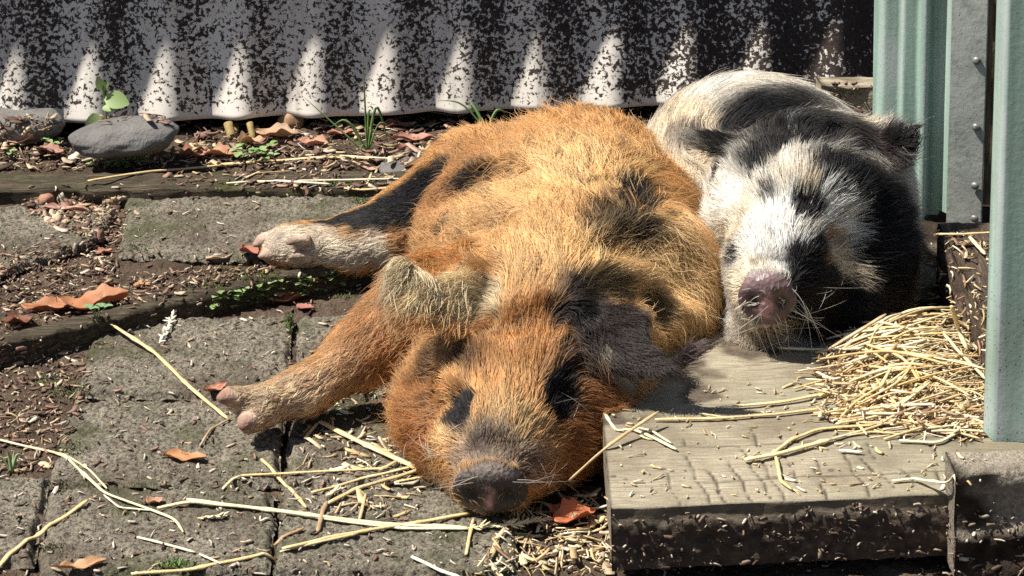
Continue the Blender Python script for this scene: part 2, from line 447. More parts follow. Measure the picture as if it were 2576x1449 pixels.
# ---- corrugated shed
WALL_Y, WALL_Z, CP, CA = 2.85, .020, .0752, .0085
def corr(x):
    return -CA * np.cos(2 * np.pi * (x - X_CREST) / CP)
EAVE_Z, EAVE_D = .70, .183
X_CREST = U(628, 262, WALL_Z)[0] * 1.0
for nd in M['iron'].node_tree.nodes:
    if nd.type == 'MATH' and nd.operation == 'MULTIPLY_ADD' and abs(nd.inputs[1].default_value - 2 * math.pi / .0752) < .1: nd.inputs[2].default_value = -2 * np.pi * X_CREST / CP - .35
def build_shed():
    root = empty('corrugated_shed', (0, WALL_Y, WALL_Z)); root.rotation_euler = (R(-13), 0, 0)   # the sheet leans back
    tag(root, 'low shed wall of white corrugated iron spotted with dark lichen, behind the pigs', 'shed')
    xs = np.arange(-1.0, .62, CP / 24); zs = np.concatenate([np.linspace(0, .12, 25), np.linspace(.14, EAVE_Z - .01, 20)])
    X, Z = np.meshgrid(xs, zs, indexing='ij'); p = np.stack([X, X * 0, Z], -1)
    wob = .0025 * vnoise(p, 7, 3) + .0012 * vnoise(p, 22, 4)
    Y = corr(X) + wob
    Zb = Z + np.where(Z < .03, .0016 * vnoise(p, 40, 8), 0)
    front = np.stack([X, Y, Zb], -1).reshape(-1, 3); back = front + (0, .0016, 0)
    n = len(zs); f = grid_faces(len(xs), n); nb = len(front)
    f2 = [tuple(i + nb for i in q[::-1]) for q in f]
    rim = [(i * n, i * n + nb, (i + 1) * n + nb, (i + 1) * n) for i in range(len(xs) - 1)]
    o = mesh_obj('wall_sheet', np.vstack([front, back]), f + f2 + rim, M['iron'], root)
    mb = MB()
    def box(mb, lo, hi):
        x0, y0, z0 = lo; x1, y1, z1 = hi
        mb.add([(x0, y0, z0), (x1, y0, z0), (x1, y1, z0), (x0, y1, z0), (x0, y0, z1), (x1, y0, z1), (x1, y1, z1), (x0, y1, z1)],
               [(3, 2, 1, 0), (4, 5, 6, 7), (0, 1, 5, 4), (1, 2, 6, 5), (2, 3, 7, 6), (3, 0, 4, 7)])
    box(mb, (-1.1, -EAVE_D, EAVE_Z - .005), (.70, .9, EAVE_Z + .005)); mb.build('roof', M['iron'], root, False)
    mb = MB(); box(mb, (-1.0, .85, -.05), (.62, .86, EAVE_Z - .01)); box(mb, (-1.01, .01, -.05), (-1.0, .85, EAVE_Z - .01)); box(mb, (.62, .01, -.05), (.63, .85, EAVE_Z - .01))
    mb.build('added_rear_wall', M['iron'], root, False)  # unseen back and sides, added to keep the gap below the sheet dark
build_shed()

# ---- timbers
def timber(name, quad, z1, z0, mat, label, cat, seed=0, res=.0035, rough=.0022, mudf=None, attrs_fn=None, warp=None, group=None, rnd=.004):
    """a sawn piece: quad = front left, front right, back right, back left in plan (metres)"""
    c = np.asarray(quad, float); L = np.linalg.norm(c[1] - c[0]); W = np.linalg.norm(c[3] - c[0]); H = z1 - z0
    nu = max(6, int(L / res)); nw = max(5, int(W / res)); nh = max(4, int(H / res))
    u = np.linspace(0, 1, nu)
    # profile: up the front, over the top, down the back
    prof = [(0, k / nh) for k in range(nh)] + [(k / nw, 1) for k in range(nw)] + [(1, 1 - k / nh) for k in range(nh + 1)]
    prof = np.array(prof); wv, hv = prof[:, 0], prof[:, 1]
    uu, ww = np.meshgrid(u, wv, indexing='ij'); hh = np.broadcast_to(hv, uu.shape)
    P = ((1 - uu) * (1 - ww))[..., None] * c[0] + (uu * (1 - ww))[..., None] * c[1] + (uu * ww)[..., None] * c[2] + ((1 - uu) * ww)[..., None] * c[3]
    Z = z0 + H * hh
    # rounded long edges
    dtop = (1 - hh) * H; df = ww * W; db = (1 - ww) * W
    rr = rnd * (1 + .5 * vnoise(np.stack([uu * L, ww * W, hh * 0 + seed], -1), 40, seed))
    for dd in (df, db):
        k = np.clip(1 - np.hypot(dd, dtop) / rr, 0, 1); Z = Z - k * rr * .45
    pt = np.concatenate([P, Z[..., None]], -1)
    nrm = np.zeros_like(pt)
    front = (ww == 0) & (hh < 1); bk = (ww == 1) & (hh < 1)
    dv = (c[0] - c[3]) / W
    nrm[..., 0] = np.where(front, dv[0], np.where(bk, -dv[0], 0)); nrm[..., 1] = np.where(front, dv[1], np.where(bk, -dv[1], 0))
    nrm[..., 2] = np.where(front | bk, 0, 1)
    pt = pt + nrm * (rough * fbm(pt + seed, 45, 4, seed))[..., None]
    attrs = {}
    if attrs_fn:
        pt, attrs = attrs_fn(pt, uu * L, ww * W, hh * H, front)
    if warp: pt = warp(pt)
    v = pt.reshape(-1, 3); m = len(prof); f = grid_faces(nu, m); f = [q[::-1] for q in f]
    # end caps: strips between front and back columns
    nv = len(v); ext = []; ef = []
    for s, i in ((0, 0), (1, nu - 1)):
        rows = []
        for k in range(nh):
            a = pt[i, k]; b = pt[i, m - 1 - k]
            t = np.linspace(0, 1, nw + 1)[1:-1]
            row = a + (b - a) * t[:, None]
            row = row + np.array([(-1 if s == 0 else 1), 0, 0]) * (rough * .8 * fbm(row, 60, 3, seed))[:, None]
            ids = [i * m + k] + list(range(nv + len(ext), nv + len(ext) + len(row))) + [i * m + m - 1 - k]
            ext += row.tolist(); rows.append(ids)
        rows.append([i * m + nh + q for q in range(nw)] + [i * m + nh + nw])
        for k in range(nh):
            for q in range(nw):
                fq = (rows[k][q], rows[k][q + 1], rows[k + 1][q + 1], rows[k + 1][q]); ef.append(fq if s else fq[::-1])
    if ext: v = np.vstack([v, np.array(ext)])
    for k in list(attrs): attrs[k] = np.concatenate([attrs[k].ravel(), np.full(len(ext), attrs[k].ravel().mean())])
    o = mesh_obj(name, v, f + ef, mat, None, True, attrs)
    o.data.update(); tag(o, label, cat, group)
    return o
q = lambda px, py, z: U(px, py, z)[:2]
timber('edging_sleeper', [q(-160, 470, .012), q(1330, 462, .012), q(1330, 422, .012), q(-160, 428, .012)], .010, -.05, M['edging'],
       'long old mossy timber set in the ground behind the pavers, straws lying on it', 'timber', 2, .005, .003)
def curved(pts_px, z, w, name, label):
    c = spline([U(a, b, z) for a, b in pts_px], 70)
    t = np.gradient(c, axis=0); t /= np.linalg.norm(t, axis=1)[:, None]; s = np.stack([-t[:, 1], t[:, 0], t[:, 2] * 0], -1)
    sec = [(0, -.05), (0, -.02), (0, -.006), (.0, -.002), (.003, 0), (.3 * w, .0005), (.6 * w, 0), (w - .003, 0), (w, -.003), (w, -.05)]
    P = np.stack([c + s * a + np.array([0, 0, b]) for a, b in sec], 1)
    P = P + .0022 * np.stack([fbm(P, 60, 4, 5), fbm(P, 60, 4, 6), fbm(P, 60, 4, 7)], -1)
    f = [x[::-1] for x in grid_faces(len(c), len(sec))]
    o = mesh_obj(name, P.reshape(-1, 3), f, M['edging']); tag(o, label, 'edging board')
curved([(-120, 900), (0, 866), (225, 812), (420, 766), (600, 722), (770, 684), (960, 650)], .014, .022, 'edging_board',
       'thin curved old edging board running diagonally between the pavers below the hind hoof')

# ---- the wooden step
STEP_Z = .050
S_FL, S_FR = q(1536, 1276, STEP_Z), q(2760, 1222, STEP_Z)
S_BL = np.array([U(1512, 1110, STEP_Z)[0] + .004, 2.165]); S_BR = np.array([S_FR[0] + .004, 2.165])
cr_paths = []
rc = random.Random(4)
for k in range(22):
    x0 = .050 + k * .0135 + rc.uniform(-.004, .004)
    a, b = sorted((rc.uniform(-.02, .05), rc.uniform(.045, .14)))
    if rc.random() < .45: a = -.01
    cr_paths.append((x0, a, b, rc.uniform(.0003, .0009), rc.uniform(0, 9)))
def step_attrs(pt, ul, wl, hl, front):
    crack = np.zeros(ul.shape); top = ~front & (wl > 0)
    for x0, a, b, wd, ph in cr_paths:
        cx = x0 + .0026 * np.sin(wl * 32 + ph) + .0009 * np.sin(wl * 140 + ph * 2) - wl * .10
        d = np.abs(ul - cx); wdt = wd * (.6 + .6 * np.sin((wl - a) * 70 + ph) ** 2)
        k = (1 - sstep(wdt * .5, wdt * 1.8, d)) * sstep(a, a + .012, wl) * (1 - sstep(b - .015, b, wl))
        crack = np.maximum(crack, k * np.minimum(1, .5 + .6 * wd / .0013))
    # the long shallow split along the grain
    d = np.abs(wl - (.036 + ul * .004 + .0012 * np.sin(ul * 60)))
    crack = np.maximum(crack, .75 * (1 - sstep(.0004, .0016, d)) * sstep(.05, .08, ul) * (1 - sstep(.24, .27, ul)))
    d = np.abs(wl - (.098 + ul * .006 + .001 * np.sin(ul * 50)))
    crack = np.maximum(crack, .5 * (1 - sstep(.0004, .0018, d)) * sstep(.02, .05, ul) * (1 - sstep(.3, .33, ul)))
    crack = crack * top
    pt = pt.copy(); pt[..., 2] -= .0014 * crack
    mud = front * sstep(0, .006, .037 + .005 * fbm(pt, 40, 4, 8) - hl)
    pt[..., 1] -= front * mud * (.0025 + .0012 * fbm(pt, 140, 4, 2) + .0013 * vnoise(pt, 330, 3))
    mud = np.maximum(mud, .72 * front)
    mud = np.maximum(mud, top * .85 * sstep(.05, .55, fbm(pt, 22, 4, 12) + (wl - .16) * 5 + (ul - .25) * 2.2))
    return pt, {'crack': crack, 'mud': mud}
timber('wooden_step', [S_FL, S_FR, S_BR, S_BL], STEP_Z, .004, M['step'],
       'broad weathered plank step with cross cracks and a muddy front edge, straw scattered on it', 'wooden step', 3, .0018, .0007, None, step_attrs, None, None, .003)
def blk(name, px, z1, z0, mat, label, cat, seed=1, attrs_fn=None, res=.0025, rough=.0018, rnd=.004):
    return timber(name, [q(a, b, z1) for a, b in px], z1, z0, mat, label, cat, seed, res, rough, None, attrs_fn, None, None, rnd)
def bare_top(pt, ul, wl, hl, front):
    b = np.where(front, sstep(.028, .034, hl + .004 * vnoise(pt, 60, 3)), 1.0)
    pt = pt.copy(); pt[..., 1] -= np.where(front, (1 - b) * .006 * (1 + fbm(pt, 70, 4, 4)), 0)
    b = b * sstep(-.9, -.2, fbm(pt, 24, 3, 9) - (ul > .075) * (.9 * vnoise(pt, 50, 8)))
    return pt, {'bare': b}
blk('timber_block', [(2404, 1192), (2760, 1176), (2760, 1116), (2378, 1136)], .074, .0, M['mud'],
    'split timber block capping the right front corner of the step, caked in mud', 'timber block', 6, bare_top)
# board lying in depth at the right of the step
xb = .349
timber('side_board', [(xb, 1.925), (xb + .075, 1.925), (xb + .075, 2.235), (xb - .004, 2.235)], .098, .0, M['board'],
       'dark brown board on edge closing the right side of the step, straw heaped against it', 'board', 9, .0035, .0028)
def beam_mud(pt, ul, wl, hl, front):
    m = np.where(front, 1 - sstep(.052, .060, hl + .01 * vnoise(pt, 30, 2)), .5 * sstep(.1, .5, fbm(pt, 40, 3, 3)))
    return pt, {'mud': m}
blk('weathered_beam', [(2066, 208), (2420, 204), (2420, 182), (2052, 184)], .082, -.01, M['beam'],
    'pale weathered beam end with a mossy face between the black and white pig and the wall', 'beam', 5, beam_mud, .004, .003, .008)
# low muddy floor behind the step, under the panels
timber('floor_board', [(.24, 2.20), (.62, 2.20), (.62, 2.44), (.24, 2.44)], .046, .0, M['mud'],
       'muddy floor board under the foot of the green fibreglass panel', 'board', 15, .005, .003,
       None, lambda pt, ul, wl, hl, fr: (pt, {'bare': .35 * sstep(.1, .6, fbm(pt, 30, 3, 6))}))

# ---- green fibreglass panels and flashing
def panel(name, x0, x1, prof, y, zb, zt, label, chalkf, speck, parent=None, seed=0, bottomf=None, nz=160):
    """prof(x - x0) gives the depth of the sheet; real sheet thickness 2 mm"""
    xs = np.linspace(x0, x1, int((x1 - x0) / .0016)); zs = np.linspace(0, 1, nz) ** 1.5
    X, T = np.meshgrid(xs, zs, indexing='ij')
    zb_ = zb + (bottomf(X - x0) if bottomf else 0)
    Z = zb_ + (zt - zb_) * T; Y = y + prof(X - x0)
    p = np.stack([X, Y, Z], -1)
    p[..., 1] += .0012 * vnoise(p, 9, seed)
    p[..., 2] += (T == 0) * .0012 * vnoise(p, 120, seed + 1)
    ch = np.clip(chalkf(X - x0, Z, p), 0, 1); sp = np.full(X.shape, speck) * sstep(-.6, .3, fbm(p, 14, 3, seed))
    fr = p.reshape(-1, 3); bk = fr + (0, .002, 0); n = nz; nb = len(fr)
    f = grid_faces(len(xs), n); f2 = [tuple(i + nb for i in qq[::-1]) for qq in f]
    m = len(xs)
    rim = [(i * n, i * n + nb, (i + 1) * n + nb, (i + 1) * n) for i in range(m - 1)]
    rim += [(k + 1, k + 1 + nb, k + nb, k) for k in range(n - 1)] + [((m - 1) * n + k, (m - 1) * n + k + nb, (m - 1) * n + k + 1 + nb, (m - 1) * n + k + 1) for k in range(n - 1)]
    o = mesh_obj(name, np.vstack([fr, bk]), f + f2 + rim, M['fibre'], parent, True,
                 {'chalk': np.tile(ch.ravel(), 2), 'speck': np.tile(sp.ravel(), 2)})
    return tag(o, label, 'panel', 'green fibreglass panels')
PY = 2.405
px0 = D(2199, 300, PY)[0]; px1 = D(2392, 300, PY)[0]; wpx = (px1 - px0) / 193.0
def prof_a(x):
    u = x / wpx                    # photo pixels from the left edge
    r = -.006 * np.exp(-((u - 117) / 12) ** 4) - .010 * np.exp(-((u - 186) / 14) ** 4)
    r = r - .20 * x - .004 * sstep(58, 66, u) + .010 * np.clip((20 - u) / 20, 0, 1)
    return r
def chalk_a(x, z, p):
    u = x / wpx + 4 * vnoise(p * (1, 1, .5), 25, 3)
    c = 1.0 * np.exp(-((u - 119) / 3.6) ** 2) + .9 * np.exp(-((u - 184) / 7) ** 4) * sstep(.16, .22, z) + .55 * np.exp(-((u - 42) / 10) ** 2) * sstep(.0, .6, vnoise(p, 14, 6) + .3)
    return c * (.65 + .5 * vnoise(p, 60, 2)) + .35 * sstep(.35, .7, vnoise(p * (1, 1, .12), 90, 5))
panel('fibreglass_panel', px0, px1, prof_a, PY, .052, .95, 'ribbed green fibreglass panel behind the black and white pig\'s ear', chalk_a, .35, None, 3,
      lambda x: np.where(x / wpx > 160, .004, 0) + .03 * sstep(45, 0, x / wpx))
# flashing strip in front of its right edge, with screws
fl = empty('metal_flashing', (0, PY - .034, .04))
tag(fl, 'flat grey metal strip with a column of screws between the two green panels', 'flashing')
f0 = D(2391, 300, PY - .034)[0]; f1 = D(2474, 300, PY - .034)[0]
def build_flash():
    zs = np.linspace(-.005, .9, 120); xs = np.linspace(f0 - .001, f1, 24)
    X, Z = np.meshgrid(xs, zs, indexing='ij'); Y = -.30 * (X - f0) + .0010 * vnoise(np.stack([X, Z, Z * 0], -1), 16, 2)
    fr = np.stack([X, Y, Z], -1).reshape(-1, 3); bk = fr + (0, .0012, 0); n = len(zs); nb = len(fr); m = len(xs)
    f = grid_faces(m, n); f2 = [tuple(i + nb for i in qq[::-1]) for qq in f]
    rim = [(i * n, i * n + nb, (i + 1) * n + nb, (i + 1) * n) for i in range(m - 1)] + [((m - 1) * n + k, (m - 1) * n + k + nb, (m - 1) * n + k + 1 + nb, (m - 1) * n + k + 1) for k in range(n - 1)]
    mesh_obj('strip', np.vstack([fr, bk]), f + f2 + rim, M['flash'], fl)
    for cx, cy in ((2453, 147), (2452, 314), (2449, 461), (2448, 543)):
        p = D(cx, cy, PY - .034); a = np.linspace(0, 2 * np.pi, 13)[:-1]; v = []; f = []
        for r, h in ((.0034, 0), (.0034, -.0008), (.0027, -.0022), (.0012, -.0028)):
            v += [(p[0] + r * np.cos(t), -.0006 + h - .30 * (p[0] + r * np.cos(t) - f0), p[2] - .04 + r * np.sin(t)) for t in a]
        for k in range(3): f += [(k * 12 + i, k * 12 + (i + 1) % 12, (k + 1) * 12 + (i + 1) % 12, (k + 1) * 12 + i) for i in range(12)]
        f.append(tuple(36 + i for i in range(12)))
        mesh_obj('screw', v, f, M['screw'], fl)
build_flash()
# rough post seen through the gap
g0 = D(2468, 300, 2.46)[0]
timber('gap_post', [(g0, 2.44), (g0 + .06, 2.44), (g0 + .06, 2.50), (g0, 2.50)], .335, .0, M['post'],
       'rough wooden post seen in the narrow gap left of the front green panel', 'post', 12, .005, .002)
# front panel
PY2 = 1.845
rx0 = D(2503, 500, PY2)[0]; wp2 = 1 / 3.6e3
def prof_b(x):
    u = x / wp2; return -.12 * x + .016 * np.clip((16 - u) / 16, 0, 1) ** 1.0 - .012 * np.exp(-((u - 150) / 30) ** 4)
def chalk_b(x, z, p):
    u = x / wp2 - 14 * sstep(.33, .06, z) + 2 * vnoise(p * (1, 1, .6), 40, 3)
    return .75 * np.exp(-((u - 14) / 8) ** 4) * (.7 + .4 * vnoise(p, 50, 2)) + .45 * sstep(.14, .075, z) * sstep(-.2, .4, vnoise(p, 60, 4))
panel('fibreglass_panel', rx0, rx0 + .22, prof_b, PY2, .073, .75, 'green fibreglass panel at the right edge, standing on the split timber block', chalk_b, 1.0, None, 8)

# ---- stones
def stone(c, r, label, seed, rot=0.0):
    bm = bmesh.new(); bmesh.ops.create_icosphere(bm, subdivisions=5, radius=1)
    v = np.array([x.co[:] for x in bm.verts]); f = [[w.index for w in x.verts] for x in bm.faces]; bm.free()
    v = np.sign(v) * np.abs(v) ** .88
    v = v * (1 + .10 * vnoise(v + seed, 1.3, seed) + .03 * vnoise(v + seed, 4, seed + 1))[:, None] * np.asarray(r)
    ca, sa = math.cos(rot), math.sin(rot); v = np.c_[v[:, 0] * ca - v[:, 1] * sa, v[:, 0] * sa + v[:, 1] * ca, v[:, 2] + v[:, 0] * .05]
    o = mesh_obj('river_stone', v, f, M['stone']); o.location = c
    tag(o, label, 'stone', 'stones along the foot of the wall'); return o
stone(D(312, 345, 2.755), (.054, .040, .0175), 'smooth oval grey river stone with crumbs on its top, sunlit in front of the wall', 1, .1)
stone(D(40, 318, 2.845), (.05, .035, .018), 'dark stone in the shade under the wall, left of the oval grey stone', 2)
stone(D(1120, 410, 2.72), (.062, .04, .013), 'flat pale stone half hidden behind the brown pig\'s haunch', 3)
# ================================================================== PIGS
class SDF:
    def __init__(s, lo, hi, h):
        s.h = h; s.lo = np.asarray(lo, float)
        s.n = np.ceil((np.asarray(hi) - s.lo) / h).astype(int) + 1
        ax = [s.lo[i] + h * np.arange(s.n[i]) for i in range(3)]
        s.ax = ax; s.d = np.full(s.n, .08, np.float32)
    def win(s, c, r):
        a = np.clip(np.floor((c - r - s.lo) / s.h).astype(int), 0, s.n); b = np.clip(np.ceil((c + r - s.lo) / s.h).astype(int) + 1, 0, s.n)
        sl = tuple(slice(x, y) for x, y in zip(a, b))
        G = np.meshgrid(*[s.ax[i][sl[i]] for i in range(3)], indexing='ij')
        return sl, np.stack(G, -1)
    def put(s, sl, d, k, sub=False):
        o = s.d[sl]
        if sub: d = -d; h = np.clip(.5 - .5 * (o - d) / k, 0, 1); s.d[sl] = o * (1 - h) + d * h + k * h * (1 - h)
        else: h = np.clip(.5 + .5 * (o - d) / k, 0, 1); s.d[sl] = o * (1 - h) + d * h - k * h * (1 - h)
    def ell(s, c, r, k=.02, ax=None, sub=False):
        c = np.asarray(c, float); r = np.asarray(r, float)
        sl, P = s.win(c, r.max() * 1.05 + k * 1.6 + .012)
        q = P - c
        if ax is not None: q = q @ np.asarray(ax).T
        k0 = np.linalg.norm(q / r, axis=-1); k1 = np.linalg.norm(q / (r * r), axis=-1) + 1e-9
        s.put(sl, (k0 * (k0 - 1) / k1).astype(np.float32), k, sub)
    def cone(s, a, b, ra, rb, k=.012, sub=False):
        a = np.asarray(a, float); b = np.asarray(b, float); c = (a + b) / 2
        sl, P = s.win(c, np.linalg.norm(b - a) / 2 + max(ra, rb) + k * 1.6 + .012)
        ab = b - a; t = np.clip(((P - a) @ ab) / (ab @ ab), 0, 1)
        d = np.linalg.norm(P - a - t[..., None] * ab, axis=-1) - (ra + (rb - ra) * t)
        s.put(sl, d.astype(np.float32), k, sub)
    def chain(s, pts, rads, k=.012):
        for i in range(len(pts) - 1): s.cone(pts[i], pts[i + 1], rads[i], rads[i + 1], k)
    def flap(s, pts, half, thick, nrm, k=.008, n=14):
        """an ear: flattened ellipsoids strung along a curve"""
        c = spline(pts, n); w = np.interp(np.linspace(0, 1, n), np.linspace(0, 1, len(half)), half)
        nn = np.asarray([np.asarray(nrm, float)] * n) if np.ndim(nrm) == 1 else np.array([[np.interp(t, np.linspace(0, 1, len(nrm)), [q[i] for q in nrm]) for i in range(3)] for t in np.linspace(0, 1, n)])
        t = np.gradient(c, axis=0)
        for i in range(n):
            u = t[i] / np.linalg.norm(t[i]); m = nn[i] - u * (nn[i] @ u); m /= np.linalg.norm(m); v = np.cross(m, u)
            L = np.linalg.norm(t[i]) * 1.4
            s.ell(c[i], (max(L, .010), w[i], thick), k if i == 0 else .004, np.array([u, v, m]))
    def surf(s, px, py):
        d = ray(px, py); t = np.arange(1.7, 2.9, .0015); v = s.sample(CT + d * t[:, None]) ; q = CT + d * t[:, None]
        ok = (v < 0) & np.all((q > s.lo) & (q < s.lo + s.h * (s.n - 1)), axis=1); k = np.argmax(ok) if ok.any() else int(np.argmin(np.abs(v)))
        p = CT + d * t[k]; return p, s.grad(p[None])[0]
    def crease(s, pxs, r, depth, k=.010):
        c = [a + n * (r - depth) for a, n in (s.surf(*q) for q in pxs)]
        c = spline(c, 4 * len(c))
        for i in range(len(c) - 1): s.cone(c[i], c[i + 1], r, r, k, True)
    def dent(s, px, py, r, depth, k=.010):
        a, n = s.surf(px, py); s.ell(a + n * (r - depth), (r, r, r), k, None, True)
    def bump(s, px, py, r, up, k=.010):
        a, n = s.surf(px, py); s.ell(a - n * (r - up), (r, r, r), k)
    def sample(s, p):
        q = (np.asarray(p) - s.lo) / s.h; q = np.clip(q, 0, np.array(s.n) - 1.001); i = q.astype(int); f = q - i
        r = 0
        for a in (0, 1):
            for b in (0, 1):
                for c in (0, 1):
                    w = (f[:, 0] if a else 1 - f[:, 0]) * (f[:, 1] if b else 1 - f[:, 1]) * (f[:, 2] if c else 1 - f[:, 2])
                    r = r + w * s.d[i[:, 0] + a, i[:, 1] + b, i[:, 2] + c]
        return r
    def grad(s, p):
        e = s.h * 1.2; g = np.stack([s.sample(p + d) - s.sample(p - d) for d in np.eye(3) * e], -1)
        return g / (np.linalg.norm(g, axis=1)[:, None] + 1e-9)
    def smooth(s, it=1):
        for _ in range(it):
            for a in range(3):
                d = s.d; l = np.roll(d, 1, a); r = np.roll(d, -1, a); s.d = .5 * d + .25 * (l + r)
    def mesh(s):
        """surface nets"""
        d = s.d; ins = d < 0; nx, ny, nz = d.shape
        acc = np.zeros((nx - 1, ny - 1, nz - 1, 3), np.float32); cnt = np.zeros((nx - 1, ny - 1, nz - 1), np.float32)
        C = [(a, b, c) for a in (0, 1) for b in (0, 1) for c in (0, 1)]
        sl = lambda o: d[o[0]:nx - 1 + o[0], o[1]:ny - 1 + o[1], o[2]:nz - 1 + o[2]]
        for o in C:
            for a in range(3):
                if o[a]: continue
                p = list(o); p[a] = 1; d0, d1 = sl(o), sl(p); m = (d0 < 0) != (d1 < 0)
                t = np.where(m, d0 / np.where(m, d0 - d1, 1), 0)
                for k in range(3): acc[..., k] += m * (o[k] + (t if k == a else 0))
                cnt += m
        act = cnt > 0; idx = -np.ones(act.shape, int); idx[act] = np.arange(act.sum())
        V = (np.argwhere(act) + acc[act] / cnt[act][:, None]) * s.h + s.lo
        F = []
        for a in range(3):
            b, c = (a + 1) % 3, (a + 2) % 3
            s0 = [slice(None)] * 3; s1 = [slice(None)] * 3; s0[a] = slice(0, -1); s1[a] = slice(1, None)
            i0, i1 = ins[tuple(s0)], ins[tuple(s1)]
            e = np.argwhere(i0 != i1)
            e = e[(e[:, b] > 0) & (e[:, c] > 0) & (e[:, b] < d.shape[b] - 1) & (e[:, c] < d.shape[c] - 1)]
            flip = i1[tuple(e.T)]
            g = []
            for ob, oc in ((0, 0), (1, 0), (1, 1), (0, 1)):
                q = e.copy(); q[:, b] -= ob; q[:, c] -= oc; g.append(idx[tuple(q.T)])
            g = np.stack(g, -1); g[flip] = g[flip][:, ::-1]; F.append(g)
        return V, np.vstack(F)

def tangent(px, py, hit, nrm, dx, dy):
    """image direction -> direction in the skin's own tangent plane"""
    o = ray(px, py); e = ray(px + dx * 4, py + dy * 4)
    t = (np.dot(hit - CT, nrm)) / (np.dot(e, nrm) + 1e-9)
    q = CT + e * t; v = q - hit
    if np.linalg.norm(v) > .2 or t < 0: v = CR @ np.array([dx, -dy, 0])
    v = v - nrm * (v @ nrm)
    return v / (np.linalg.norm(v) + 1e-9)

